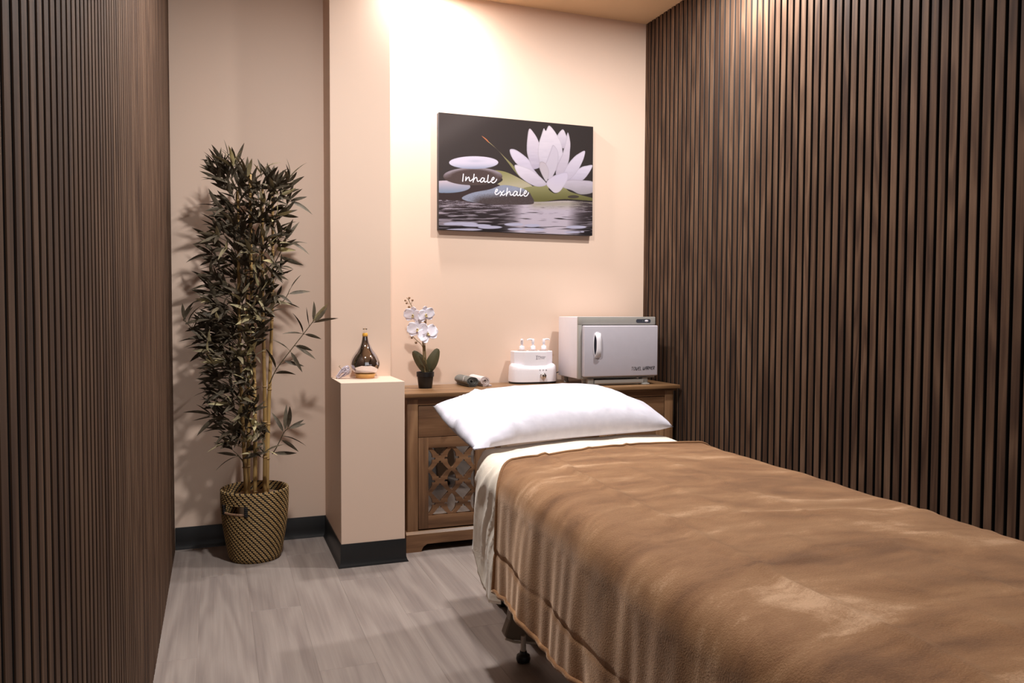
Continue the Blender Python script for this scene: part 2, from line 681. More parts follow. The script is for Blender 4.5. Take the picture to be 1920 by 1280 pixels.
for x0, x1 in ((SX0, DX0 - 0.002), (DX1 + 0.002, SX1)):
    W(MB().box((x0, SYF, 0.085), (x1, SYF + 0.022, 0.704), 0.0015)).build('stile', M_CABV, sb, 40)
W(MB().box((DX0 - 0.002, SYF + 0.001, 0.675), (DX1 + 0.002, SYF + 0.022, 0.704), 0.0015)).build('rail', M_CAB, sb, 40)
for k in range(2):
    w = (DX1 - DX0) / 2
    x0, x1 = DX0 + k * w + 0.0015, DX0 + (k + 1) * w - 0.0015
    dr = W(MB().box((x0, SYF + 0.004, 0.527), (x1, SYF + 0.022, 0.672), 0.0015)).build('drawer', M_CAB, sb, 40)
    for kx in (x0 + 0.16, x1 - 0.13):
        kb = MB().lathe([(0.005, 0), (0.005, 0.012), (0.013, 0.018), (0.0145, 0.025), (0.010, 0.031), (1e-4, 0.033)], 20)
        kb.xf(Matrix.Translation((kx - OX, SYF + 0.004 - OY, 0.603)) @ Matrix.Rotation(R(90), 4, 'X'))
        kb.build('knob', M_KNOB, dr, 40)


def lattice_mesh(w, h, cols=2, rows=3):
    cw, ch = w / cols, h / rows
    cu = bpy.data.curves.new('lattice', 'CURVE')
    cu.dimensions = '2D'
    cu.fill_mode = 'BOTH'
    cu.extrude = 0.004

    def poly(pts):
        sp_ = cu.splines.new('POLY')
        sp_.points.add(len(pts) - 1)
        for p_, q in zip(sp_.points, pts):
            p_.co = (q[0], q[1], 0, 1)
        sp_.use_cyclic_u = True
    m = 0.0005
    poly([(-m, -m), (w + m, -m), (w + m, h + m), (-m, h + m)])

    def clip(pts):
        for ax, lim, keep_gt in ((0, 0.002, True), (0, w - 0.002, False), (1, 0.002, True), (1, h - 0.002, False)):
            out = []
            for i in range(len(pts)):
                a, c = pts[i], pts[(i + 1) % len(pts)]
                ia = (a[ax] > lim) == keep_gt
                ic = (c[ax] > lim) == keep_gt
                if ia:
                    out.append(a)
                if ia != ic:
                    t = (lim - a[ax]) / (c[ax] - a[ax])
                    out.append((a[0] + t * (c[0] - a[0]), a[1] + t * (c[1] - a[1])))
            pts = out
            if not pts:
                return pts
        return pts
    # vertical pointed oval with side notches
    q = []
    N = 8
    for i in range(N + 1):
        t = i / N
        y_ = 0.43 * (1 - t) + 0.055 * t
        q.append((0.185 * math.sin(PI / 2 * min(1, (1 - y_ / 0.43) * 1.25)) ** 0.8, y_))
    q += [(0.205, 0.05), (0.23, 0.05), (0.25, 0.065), (0.28, 0.055), (0.305, 0.028), (0.312, 0.0)]
    half = q + [(a, -c) for a, c in reversed(q[:-1])]
    lens = half + [(-a, c) for a, c in reversed(half[1:-1])]
    # concave diamond with notches above and below
    q = [(0.0, 0.40), (0.04, 0.39), (0.055, 0.35), (0.05, 0.31), (0.105, 0.31)]
    for i in range(1, 8):
        t = i / 7
        q.append((0.105 + 0.245 * t ** 1.3, 0.31 * (1 - t) ** 0.9))
    half = q + [(a, -c) for a, c in reversed(q[:-1])]
    dia = half + [(-a, c) for a, c in reversed(half[1:-1])]
    for i in range(cols + 1):
        for j in range(rows):
            p = clip([(cw * i + a * cw, ch * (j + 0.5) + c * ch) for a, c in lens])
            if len(p) > 2:
                poly(p)
    for i in range(cols):
        for j in range(rows + 1):
            p = clip([(cw * (i + 0.5) + a * cw, ch * j + c * ch) for a, c in dia])
            if len(p) > 2:
                poly(p)
    o = bpy.data.objects.new('lattice', cu)
    COL.objects.link(o)
    dg = bpy.context.evaluated_depsgraph_get()
    me = bpy.data.meshes.new_from_object(o.evaluated_get(dg))
    bpy.data.objects.remove(o)
    me.transform(Matrix.Rotation(R(90), 4, 'X'))
    me.materials.clear()
    me.materials.append(M_CAB)
    me.name = 'lattice'
    return me


DW = (DX1 - DX0) / 4
LAT_W, LAT_Z0, LAT_Z1 = 0.229, 0.157, 0.475
lat_me = lattice_mesh(LAT_W, LAT_Z1 - LAT_Z0)
for k in range(4):
    x0, x1 = DX0 + k * DW + 0.0012, DX0 + (k + 1) * DW - 0.0012
    xa = x0 + 0.0465
    xb = xa + LAT_W
    z0, z1 = 0.099, 0.5245
    ya, yb = SYF + 0.003, SYF + 0.022
    d = MB()
    d.box((x0, ya, z0), (xa, yb, z1), 0.0012)
    d.box((xb, ya, z0), (x1, yb, z1), 0.0012)
    d.box((xa - 0.0005, ya + 0.0004, z0), (xb + 0.0005, yb, LAT_Z0), 0.0012, mi=1)
    d.box((xa - 0.0005, ya + 0.0004, LAT_Z1), (xb + 0.0005, yb, z1), 0.0012, mi=1)
    d = W(d).build('door', [M_CABV, M_CAB], sb, 40)
    W(MB().box((xa, yb - 0.003, LAT_Z0), (xb, yb, LAT_Z1))).build('mirror_panel', M_MIRROR, d)
    link('lattice', lat_me, d, (xa - OX, yb - 0.0075 - OY, LAT_Z0))
arch = [(0.806, 0), (0.876, 0), (0.880, 0.012), (0.888, 0.024), (0.904, 0.034)]
arch += [(0.806 + 2.225 - a, c) for a, c in reversed(arch)]
pl = [(a, c) for a, c in arch] + [(2.225, 0.082), (0.806, 0.082)]
pb = MB().prism(pl, 1, SYF - 0.016, SYF + 0.006)
pb.box((0.806, SYF + 0.006, 0), (0.824, SYB, 0.082))
pb.box((2.207, SYF + 0.006, 0), (2.225, SYB, 0.082))
W(pb).build('plinth', M_CAB, sb)
W(MB().prism([(SYF - 0.016, 0.082), (SYF - 0.004, 0.093), (SYF + 0.03, 0.093), (SYF + 0.03, 0.082)], 0, 0.806, 2.225)).build('plinth_moulding', M_CABTOP, sb)

# ------------------------------------------------------------------ towel warmer cabinet
TW = thing('towel_warmer', 'white towel warmer cabinet with pale grey door, lettering and oval handle', 'towel warmer', (1.713, 3.633, CT), -0.027)
tw, td, z0, z1 = 0.436, 0.262, 0.035, 0.349
MB().box((0, 0.012, z0), (tw, td, z1), 0.004).build('body', M_ENAMEL, TW, 40)
f = MB()
f.box((-0.001, -0.004, z1 - 0.040), (tw + 0.001, 0.013, z1 + 0.001), 0.003)
f.box((-0.001, -0.004, z0 - 0.001), (0.020, 0.013, z1 - 0.040), 0.003)
f.box((0.020, -0.002, z0 - 0.001), (tw + 0.001, 0.013, z0 + 0.01), 0.002)
f.box((0.020, 0.004, z0 + 0.01), (tw, 0.0125, z1 - 0.04))
fr = f.build('front_frame', M_GREY, TW, 40)
dz0, dz1 = z0 + 0.010, z1 - 0.0435
door = MB().box((0.020, -0.030, dz0), (tw + 0.003, 0.003, dz1), 0.006, 3).build('door', M_DOOR, TW, 40)
hx, hz = 0.092, dz0 + 0.162
h = MB()
N = 40


def oval(a, rx, rz, p=2.4):
    c, s_ = math.cos(a), math.sin(a)
    return (math.copysign(abs(c) ** (2 / p), c) * rx, math.copysign(abs(s_) ** (2 / p), s_) * rz)


rings = []
for rx, rz, yy in ((0.0235, 0.066, -0.030), (0.0235, 0.066, -0.0345), (0.021, 0.063, -0.036), (0.0195, 0.059, -0.0345)):
    rings.append([(hx + oval(2 * PI * i / N, rx, rz)[0], yy, hz + oval(2 * PI * i / N, rx, rz)[1]) for i in range(N)])
for a_, b_ in zip(rings[:-1], rings[1:]):
    h.add(a_ + b_, [(i, (i + 1) % N, N + (i + 1) % N, N + i) for i in range(N)])


def hbar(i, j):
    t = -1 + 2 * j / 16
    a = PI * i / 10
    w_ = 0.0125 + 0.006 * abs(t) ** 3
    out = 0.017 * (1 - abs(t) ** 3.5)
    return (hx - math.cos(a) * w_, -0.034 - out - math.sin(a) * 0.006, hz + t * 0.061)


h.grid(11, 17, hbar)
hd = h.build('handle', M_WHITE, door, 180)
MB().add([(hx + oval(2 * PI * i / N, 0.021, 0.062)[0], -0.0308, hz + oval(2 * PI * i / N, 0.021, 0.062)[1]) for i in range(N)], [tuple(range(N))]).build('handle_recess', M_DGREY, door)
# TOWEL WARMER, slanted pen letters
GL = {
    'T': [[(0, 1), (0.62, 1)], [(0.31, 1), (0.27, 0)]],
    'O': [[(0.33, 1), (0.1, 0.8), (0.03, 0.4), (0.14, 0.05), (0.36, 0.02), (0.55, 0.3), (0.6, 0.7), (0.48, 0.95), (0.33, 1)]],
    'W': [[(0.02, 1), (0.02, 0.4), (0.1, 0.05), (0.22, 0.05), (0.33, 0.35), (0.36, 0.7)], [(0.33, 0.35), (0.38, 0.06), (0.52, 0.05), (0.66, 0.4), (0.70, 1)]],
    'E': [[(0.5, 1), (0.2, 0.9), (0.06, 0.6), (0.04, 0.3), (0.16, 0.03), (0.46, 0.02)], [(0.06, 0.52), (0.42, 0.55)]],
    'L': [[(0.06, 1), (0.04, 0.4), (0.06, 0.04), (0.42, 0.04)]],
    'A': [[(0.0, 0), (0.1, 0.6), (0.25, 0.95), (0.45, 1), (0.52, 0.7), (0.52, 0)], [(0.08, 0.48), (0.52, 0.48)]],
    'R': [[(0.05, 0), (0.05, 1)], [(0.05, 1), (0.4, 0.98), (0.48, 0.76), (0.36, 0.54), (0.06, 0.5)], [(0.2, 0.5), (0.5, 0)]],
    'M': [[(0.02, 0), (0.06, 1)], [(0.06, 1), (0.34, 0.35)], [(0.34, 0.35), (0.62, 1)], [(0.62, 1), (0.66, 0)]],
}
t = MB()
cx = 0.0
hgt = 0.0165
for ch in 'TOWEL WARMER':
    if ch == ' ':
        cx += 0.0072
        continue
    wmax = 0
    for st in GL[ch]:
        pts = [Vector((p[0], p[1], 0)) for p in st]
        pts = smooth_line(pts, 4) if len(pts) > 3 and ch not in 'M' else pts
        q = [(cx + (p.x * 0.95 + p.y * 0.18) * hgt, p.y * hgt) for p in pts]
        wmax = max(wmax, max(p[0] for p in st))
        ribbon(t, q, 0.0022, lambda a, c: (0.285 + a, -0.0304, dz0 + 0.030 + c + 0.02 * a))
    cx += (wmax * 0.95 + 0.17) * hgt
t.build('lettering', M_INK, door)
# control panel
p = MB()
px, pz, pw, ph = 0.366, z1 - 0.0205, 0.042, 0.0095
ring = []
for i in range(24):
    a = 2 * PI * i / 24
    ring.append((px + math.copysign(pw - ph, math.cos(a)) + ph * math.cos(a), pz + ph * math.sin(a)))
p.prism(ring, 1, -0.0055, -0.0035)
cp_ = p.build('control_panel', M_DGREY, TW)
MB().sphere((px + 0.018, -0.0055, pz), 0.01, 16, 8, 0, (1.1, 0.35, 0.55)).build('switch', M_ENAMEL, cp_, 180)
MB().sphere((px - 0.003, -0.0055, pz), 0.0018, 10, 6).build('indicator_lamp', plain('green_lens', srgb(110, 150, 130), 0.3), cp_, 180)
for fx, fy in ((0.045, 0.03), (tw - 0.045, 0.03), (0.03, td - 0.04), (tw - 0.03, td - 0.04)):
    MB().lathe([(0.013, 0), (0.013, 0.006), (0.010, 0.01), (0.011, z0 + 0.001)], 16, (fx, fy, 0)).build('foot', M_GREY, TW, 40)
tr = MB()
tr.prism([(-0.020, 0.012), (-0.016, 0.005), (0.10, 0.005), (0.10, 0.028), (-0.022, 0.028)], 0, 0.085, tw - 0.075)
tr.build('drip_tray', M_GREY, TW)
for bx in (0.066, tw - 0.062):
    br = MB()
    br.box((bx - 0.016, -0.014, 0.006), (bx + 0.016, 0.03, z0 + 0.001), 0.002)
    br.box((bx - 0.022, -0.030, 0.000), (bx + 0.018, 0.02, 0.007), 0.002)
    br.build('tray_bracket', M_GREY, TW, 40)
MB().tube(smooth_line([(0.03, td - 0.004, 0.06), (-0.01, td + 0.012, 0.045), (-0.012, td + 0.018, 0.035), (-0.014, td + 0.020, 0.012), (-0.014, td + 0.022, 0.004)], 5), 0.0032, 8).build('power_cord', M_BLACK, TW, 180)

# ------------------------------------------------------------------ oil warmer with three pump bottles
OWX, OWY = 1.560, 3.868
OW = thing('oil_warmer', 'white massage oil warmer with chrome dial and black foot strip', 'oil warmer', (OWX, OWY, CT), -0.02)


def super_ring(rx, ry, z, n=48, p=3.2, fy=0.0):
    out = []
    for i in range(n):
        a = 2 * PI * i / n
        c, s_ = math.cos(a), math.sin(a)
        xx = math.copysign(abs(c) ** (2 / p), c) * rx
        yy = math.copysign(abs(s_) ** (2 / p), s_) * ry
        out.append((xx, yy, z))
    return out


def stack(mb, rs, mi=0):
    n_ = len(rs[0])
    vs = [v for r in rs for v in r]
    fs = []
    for k in range(len(rs) - 1):
        fs += [(k * n_ + i, k * n_ + (i + 1) % n_, (k + 1) * n_ + (i + 1) % n_, (k + 1) * n_ + i) for i in range(n_)]
    fs += [tuple(reversed(range(n_))), tuple(range((len(rs) - 1) * n_, len(rs) * n_))]
    return mb.add(vs, fs, mi)


def sag(ring, dz):
    return [(x, y, z - dz * max(0, -y / 0.07) * (1 - (x / 0.13) ** 2)) for x, y, z in ring]


stack(MB(), [super_ring(0.122, 0.066, 0.0), super_ring(0.125, 0.068, 0.002), super_ring(0.125, 0.068, 0.010)]).build('foot_strip', M_BLACK, OW, 40)
stack(MB(), [super_ring(0.127, 0.070, 0.010), super_ring(0.127, 0.070, 0.03), super_ring(0.125, 0.069, 0.07), sag(super_ring(0.123, 0.068, 0.088), 0.010),
             sag(super_ring(0.118, 0.064, 0.098), 0.016), sag(super_ring(0.110, 0.056, 0.104), 0.018), sag(super_ring(0.10, 0.05, 0.104), 0.016)]).build('lower_housing', M_WHITE, OW, 60)
hexa = [(-0.108, 0.045), (-0.108, -0.012), (-0.060, -0.052), (0.060, -0.052), (0.108, -0.012), (0.108, 0.045)]
u = MB().prism(hexa, 2, 0.075, 0.168)
u = u.build('upper_housing', M_WHITE, OW)
bv = u.modifiers.new('bevel', 'BEVEL')
bv.width = 0.004
bv.segments = 2
kn = MB().lathe([(0.0165, 0), (0.0165, 0.004), (0.014, 0.006), (0.012, 0.018), (0.010, 0.02), (1e-4, 0.0205)], 24)
kn.box((-0.003, -0.014, 0.012), (0.003, 0.014, 0.024), 0.001)
kn.xf(Matrix.Translation((0.033, -0.0695, 0.042)) @ Matrix.Rotation(R(90), 4, 'X'))
kn.build('dial', M_CHROME, OW, 40)
for i in range(3):
    k_ = MB().sphere((0.0165 + 0.0175 * i, -0.0688, 0.0715), 0.0024, 10, 6)
    k_.build('indicator_lamp', M_INK, OW, 180)
tk = MB()
for i in range(9):
    a = R(-30 + 240 * i / 8)
    c, s_ = math.cos(a), math.sin(a)
    tk.add([(0.033 + c * r_ + (-s_) * w_, -0.0706, 0.042 + s_ * r_ + c * w_) for r_, w_ in ((0.018, -0.0006), (0.0205, -0.0006), (0.0205, 0.0006), (0.018, 0.0006))], [(0, 1, 2, 3)])
tk.build('dial_mark', M_INK, OW)
cu = bpy.data.curves.new('lettering', 'FONT')
cu.body = 'Master'
cu.size = 0.0155
cu.materials.append(plain('grey_ink', srgb(110, 100, 112), 0.6))
o = bpy.data.objects.new('lettering', cu)
COL.objects.link(o)
fme = bpy.data.meshes.new_from_object(o.evaluated_get(bpy.context.evaluated_depsgraph_get()))
bpy.data.objects.remove(o)
fme.transform(Matrix.Translation((0.011, -0.0524, 0.134)) @ Matrix.Rotation(R(90), 4, 'X'))
link('lettering', fme, u)
em = MB()
for st in ([(0.000, 0.014), (0.004, 0.009), (0.0045, -0.004)], [(0.008, 0.014), (0.0055, 0.009), (0.0045, 0.0)], [(0.000, -0.0045), (0.009, -0.0045)], [(0.013, -0.0035), (0.021, -0.0035)], [(0.025, -0.0035), (0.027, -0.0035)], [(0.031, -0.0025), (0.046, -0.0025)]):
    ribbon(em, st, 0.0019, lambda a, c: (0.000 + a, -0.0524, 0.134 + c - 0.0015))
em.build('emblem', cu.materials[0], u)
# three bottles
def bottle(label, x, ang):
    bt = thing('pump_bottle', label, 'pump bottle', (OWX + x, OWY - 0.006 - x * 0.02, CT + 0.1685), ang, 'clear pump bottles in the oil warmer')
    MB().lathe([(0.024, 0), (0.024, 0.003), (0.020, 0.005), (0.0125, 0.008), (0.0125, 0.011)], 24).build('shoulder', M_FROST, bt, 40)
    MB().lathe([(0.0135, 0.008), (0.0135, 0.024), (0.011, 0.027), (0.0055, 0.028), (0.0055, 0.036)], 24).build('collar', M_WHITE, bt, 40)
    pm = MB().lathe([(0.0055, 0.036), (0.0075, 0.038), (0.0075, 0.061), (0.006, 0.0635), (1e-4, 0.064)], 20)
    pm.tube([(0, 0, 0.058), (0.018, 0, 0.0615), (0.030, 0, 0.060), (0.034, 0, 0.056)], [0.005, 0.0042, 0.0034, 0.003], 10)
    pm.build('pump_head', M_WHITE, bt, 50)
    return bt


bottle('white pump bottle in oil warmer at the end near the rolled towels', -0.062, R(-115))
bottle('middle white pump bottle of three in the oil warmer', 0.0, R(185))
bottle('white pump bottle in oil warmer at the end near the towel warmer', 0.061, R(5))

# ------------------------------------------------------------------ rolled towels
def towel(name, label, cx, y0, L, wx, hz, rot, mats, turns=2.6, tail=False):
    T = thing(name, label, 'towel', (cx, y0, CT), rot, 'rolled towels on the sideboard')
    th = 0.0075
    pts = []
    N = 90
    for i in range(N + 1):
        t = i / N
        a = -PI / 2 - 0.5 + 2 * PI * turns * (1 - t)
        r = 1 - 0.80 * (1 - t) * 1.0
        rx, rz = (wx / 2 - th / 2) * r, (hz / 2 - th / 2) * r
        pts.append((rx * math.cos(a), hz / 2 + rz * math.sin(a) + th * 0.0))
    if tail:
        pts.append((wx * 0.45, th * 0.55))
        pts.append((wx * 0.62, th * 0.6))
    mb = MB()

    def cross(yy, k):
        out = []
        for i, q in enumerate(pts):
            a, b_ = pts[max(0, i - 1)], pts[min(len(pts) - 1, i + 1)]
            d = Vector((b_[0] - a[0], b_[1] - a[1], 0)).normalized()
            nn = (-d.y, d.x)
            w_ = th / 2 * (0.92 + 0.1 * math.sin(i * 1.3 + k))
            out.append((q[0] - nn[0] * w_, yy + 0.003 * math.sin(i * 0.21), max(0.0005, q[1] - nn[1] * w_)))
            out.append((q[0] + nn[0] * w_, yy + 0.003 * math.sin(i * 0.21), max(0.0005, q[1] + nn[1] * w_)))
        return out
    ys = [0, 0.003, L * 0.3, L * 0.6, L - 0.003, L]
    rs = [cross(y, k) for k, y in enumerate(ys)]
    m = len(pts)
    for k in range(len(ys) - 1):
        A, B = rs[k], rs[k + 1]
        vs = A + B
        nA = len(A)
        fo = []
        for i in range(m - 1):
            fo.append((2 * i, 2 * i + 2, nA + 2 * i + 2, nA + 2 * i))
            fo.append((2 * i + 1, 2 * i + 3, nA + 2 * i + 3, nA + 2 * i + 1))
        fo.append((0, 1, nA + 1, nA))
        fo.append((2 * m - 2, 2 * m - 1, nA + 2 * m - 1, nA + 2 * m - 2))
        mb.add(vs, fo)
    for A in (rs[0], rs[-1]):
        mb.add(A, [(2 * i, 2 * i + 1, 2 * i + 3, 2 * i + 2) for i in range(m - 1)], 1)
    mb.build('roll', mats, T, 60)
    return T


TG = towel('rolled_towel', 'small grey rolled towel with white flecks on the oak sideboard', 1.186, 3.735, 0.18, 0.074, 0.054, 0.06, [M_TOWELG, M_TOWELGI])
towel('rolled_towel', 'small white rolled towel beside the grey one on the sideboard', 1.254, 3.745, 0.17, 0.062, 0.054, 0.06, [M_TOWELW, M_TOWELWI], 2.3, True)
e = MB()
for st in ([(-0.010, 0.0), (-0.004, 0.004), (0.001, -0.003), (0.006, 0.005), (0.012, 0.0)], [(-0.016, -0.010), (-0.010, -0.006), (-0.006, -0.010)]):
    pass
for st in ([(0.058, -0.014), (0.064, -0.004), (0.060, 0.006), (0.068, 0.014)], [(0.044, -0.020), (0.050, -0.012), (0.046, -0.006)], [(0.036, -0.024), (0.041, -0.018)]):
    ribbon(e, smooth_line([Vector((a, c, 0)) for a, c in st], 4), 0.003, lambda a, c: (c - 0.012, a, 0.0272 + 0.0276 * math.sqrt(max(0, 1 - ((c - 0.012) / 0.0362) ** 2))))
e.build('embroidery', M_TOWELW, TG)

# ------------------------------------------------------------------ orchid
ORX, ORY, OS = 0.955, 3.765, 386.0
OR = thing('potted_orchid', 'white artificial orchid in small black pot on the oak sideboard', 'orchid', (ORX, ORY, CT), -YAW)


def op(x, y, d=0.0):
    return Vector(((x - 797) / OS, d, (727 - y) / OS))


MB().lathe([(0.031, 0), (0.033, 0.002), (0.039, 0.056), (0.0425, 0.057), (0.0430, 0.079), (0.041, 0.080), (0.0385, 0.078), (0.038, 0.066)], 40).build('pot', M_BLACK, OR, 40)
MB().lathe([(1e-4, 0.068), (0.02, 0.067), (0.0383, 0.066)], 24).build('soil', M_SOIL, OR)


def lobed_leaf(base, tip, wid, bend, name='leaf', mat=None, tw_=0.0):
    mb = MB()
    b_, t_ = Vector(base), Vector(tip)
    ax = t_ - b_
    L = ax.length
    ax.normalize()
    side = ax.cross(Vector((0, 1, 0))).normalized()
    side = (side * math.cos(tw_) + Vector((0, 1, 0)) * math.sin(tw_)).normalized()
    nn = side.cross(ax)

    def fn(i, j):
        t = j / 14
        s_ = -1 + 2 * i / 6
        w_ = wid * (math.sin(PI * min(1, 0.12 + 0.80 * t ** 0.9)) ** 0.75 if t < 1 else 0.25) * (1 if t < 0.94 else 0.8)
        return b_ + ax * (L * t) + side * (s_ * w_ / 2) + nn * (bend * math.sin(PI * t) + 0.16 * wid * abs(s_) * 1.0)
    mb.grid(7, 15, fn)
    return mb.build(name, mat or M_OLEAF, OR, 180)


lobed_leaf(op(801, 699, -0.004), op(774, 658, -0.012), 0.058, 0.008, tw_=0.2)
lobed_leaf(op(800, 699, 0.004), op(821, 653, 0.0), 0.056, -0.008, tw_=-0.15)
lobed_leaf(op(804, 699, -0.016), op(786, 666, -0.036), 0.028, 0.004, tw_=0.9)
stp = smooth_line([op(797, 700), op(794, 670), op(793, 645), op(790, 622, 0.006), op(786, 600, 0.008), op(778, 585, 0.006), op(770, 570), op(765, 560), op(762, 557.5)], 6)
MB().tube(stp, [0.0042 if i < 14 else 0.0030 if i < 24 else 0.0016 for i in range(len(stp))], 8).build('stem', M_STEM, OR, 180)
stp = smooth_line([op(800, 700), op(797.5, 668), op(796, 645), op(797, 622, 0.006), op(798, 600, 0.008), op(797, 592, 0.002)], 6)
MB().tube(stp, [0.0038 if i < 12 else 0.0022 for i in range(len(stp))], 8).build('stem', M_STEM, OR, 180)
stp = smooth_line([op(793, 652), op(789, 644, -0.004), op(781, 637, -0.006), op(773, 629, -0.004)], 5)
MB().tube(stp, 0.0017, 6).build('stem', M_STEM, OR, 180)
for bx, by, r_, (sx, sy_) in ((767, 557.5, 1.9, (766, 563)), (773, 562, 1.9, (770.5, 569)), (759.5, 562.5, 1.7, (765, 566)), (762, 567.5, 1.8, (768, 569)), (766.5, 574.5, 2.1, (771.5, 575)),
                              (771.7, 632.5, 1.8, (774, 630)), (779.5, 641.5, 2.2, (782, 637.5)), (787, 604, 1.8, (788, 608)), (784.5, 602, 1.6, (787, 606)), (796.5, 602, 2.0, (797.5, 607))):
    bb = MB().sphere(op(bx, by), r_ / OS * 1.05, 10, 7, 0, (1.1, 1, 1.0))
    bb.tube([op(bx, by), op(sx, sy_)], 0.0010, 5)
    bb.build('bud', M_BUD, OR, 180)


def petal(parent, ctr, ang, L, wid, cup, facing, mat):
    """petal fanning from ctr at angle ang in the flower plane"""
    mb = MB()
    F = facing

    def fn(i, j):
        t = j / 9
        s_ = -1 + 2 * i / 8
        w_ = wid * math.sin(PI * (0.06 + 0.82 * t ** 0.85)) ** 0.62
        if j == 9:
            w_ = wid * 0.42
        y2 = L * t - 0.10 * L * abs(s_) ** 2 * (t > 0.9)
        p2 = Vector((s_ * w_ / 2, y2, 0))
        z_ = cup * (t ** 2) + 0.12 * wid * s_ * s_ * t + 0.0012 * math.sin(9 * t + 5 * s_)
        c, s2 = math.cos(ang), math.sin(ang)
        v = Vector((p2.x * c - p2.y * s2, -z_, p2.x * s2 + p2.y * c))
        return ctr + F @ v
    mb.grid(9, 10, fn)
    o_ = mb.build('petal', mat, parent, 180)
    so = o_.modifiers.new('solid', 'SOLIDIFY')
    so.thickness = 0.0008
    return o_


def flower(cx, cy_, size, yaw_, pitch_, roll_, d=-0.012):
    ctr = op(cx, cy_, d)
    F = (Matrix.Rotation(yaw_, 3, 'Z') @ Matrix.Rotation(pitch_, 3, 'X') @ Matrix.Rotation(roll_, 3, 'Y'))
    cb = MB()
    cb.sphere(ctr + F @ Vector((0, -0.006, 0)), 0.006, 12, 8, 0, (0.9, 1.0, 1.1))
    cb.sphere(ctr + F @ Vector((0, -0.008, -0.007)), 0.005, 12, 8, 0, (1.3, 0.9, 0.8))
    root = cb.build('flower', M_PETAL_C, OR, 180)
    s_ = size / OS
    for a, L, w_, cu_, dd in ((0, 0.50, 0.36, 0.006, 0.002), (R(125), 0.48, 0.36, 0.006, 0.002), (R(-125), 0.48, 0.36, 0.006, 0.002), (R(78), 0.54, 0.60, 0.004, -0.002), (R(-78), 0.54, 0.60, 0.004, -0.002)):
        petal(root, ctr + F @ Vector((0, dd, 0)), a, s_ * L, s_ * w_, cu_, F, M_PETAL)
    sp2 = MB()
    for q in ((-0.002, -0.0115, 0.002), (0.002, -0.012, 0.0005), (0.0, -0.0125, 0.004)):
        sp2.sphere(ctr + F @ Vector(q), 0.0017, 8, 5)
    sp2.build('pistil', M_BUD, root, 180)


flower(775, 590, 34, R(-10), R(12), R(10), -0.014)
flower(798, 589, 34, R(38), R(8), R(-14), -0.018)
flower(784, 617, 38, R(-6), R(-4), R(4), -0.026)
flower(802, 625, 40, R(30), R(-10), R(-24), -0.020)

# ------------------------------------------------------------------ aroma diffuser on the ledge
DFX, DFY, DS = 0.640, 3.640, 407.0
DF = thing('aroma_diffuser', 'silver teardrop glass aroma diffuser on round wooden base on beige ledge', 'diffuser', (DFX, DFY, LZ))
MB().lathe([(0.038, 0.0), (0.041, 0.002), (0.046, 0.014), (0.047, 0.020), (0.045, 0.022), (0.0, 0.022)][:-1] + [(1e-4, 0.022)], 48).build('base', M_BASEWOOD, DF, 40)
for k in range(3):
    a = 2 * PI * k / 3 + 0.5
    MB().lathe([(0.004, 0), (0.004, 0.003)], 10, (0.03 * math.cos(a), 0.03 * math.sin(a), -0.0005)).build('foot', M_BLACK, DF)
prof = [(0.040, 0.0215), (0.052, 0.030), (0.061, 0.043), (0.0665, 0.060), (0.0655, 0.075), (0.060, 0.092), (0.051, 0.108), (0.041, 0.122), (0.032, 0.135), (0.0245, 0.148), (0.0190, 0.160), (0.0155, 0.172), (0.0135, 0.184), (0.0125, 0.192)]
pp = smooth_line([Vector((a, c, 0)) for a, c in prof], 3)
MB().lathe([(1e-4, 0.0215)] + [(v.x, v.y) for v in pp], 64).build('glass_body', plain('silvered_glass', (0.62, 0.60, 0.62, 1), 0.03, 1.0, vary=0.0), DF, 180)
MB().lathe([(0.0126, 0.192), (0.0124, 0.198), (0.0120, 0.206), (0.0115, 0.2065)], 40).build('amber_collar', M_AMBER, DF, 180)
MB().lathe([(0.0085, 0.203), (0.0080, 0.215), (0.0085, 0.222), (0.0105, 0.2275), (0.0088, 0.2275), (0.0068, 0.222), (0.0064, 0.215), (0.0068, 0.204)], 32).build('spout', M_CLEAR, DF, 180)

# little bundle of clear cord beside it
CB = thing('cord_bundle', 'small tied bundle of clear plastic cord lying against the diffuser', 'cord', (0.538, 3.640, LZ), -YAW)
rr = random.Random(11)
for k in range(18):
    a0 = rr.uniform(-0.4, 0.4)
    L = rr.uniform(0.026, 0.037)
    w_ = rr.uniform(0.006, 0.018)
    tz = R(36 + rr.uniform(-16, 16))
    y_ = rr.uniform(-0.016, 0.016)
    pts = []
    for i in range(20):
        a = 2 * PI * i / 20
        lx, lz = L * math.cos(a), w_ * math.sin(a) * (0.8 + 0.2 * math.cos(a))
        pts.append((lx * math.cos(tz) - lz * math.sin(tz), y_ + 0.006 * math.sin(2 * a + k), 0.030 + lx * math.sin(tz) + lz * math.cos(tz)))
    zmin = min(p_[2] for p_ in pts)
    pts = [(p_[0], p_[1], max(0.0018, p_[2] - zmin * 0.6)) for p_ in pts]
    MB().tube(pts, 0.0017, 6, closed=True).build('loop', M_CORD, CB, 180)
MB().tube(smooth_line([(-0.022, -0.01, 0.004), (-0.034, -0.008, 0.003), (-0.046, -0.006, 0.006), (-0.050, -0.006, 0.0035)], 5), [0.0012] * 15 + [0.0022], 6).build('tip', M_STEM, CB, 180)
MB().tube(smooth_line([(0.0, -0.014, 0.040), (-0.008, -0.016, 0.052), (-0.014, -0.012, 0.056), (-0.010, -0.008, 0.060)], 5), 0.0012, 6).build('twist_tie', M_STEM, CB, 180)

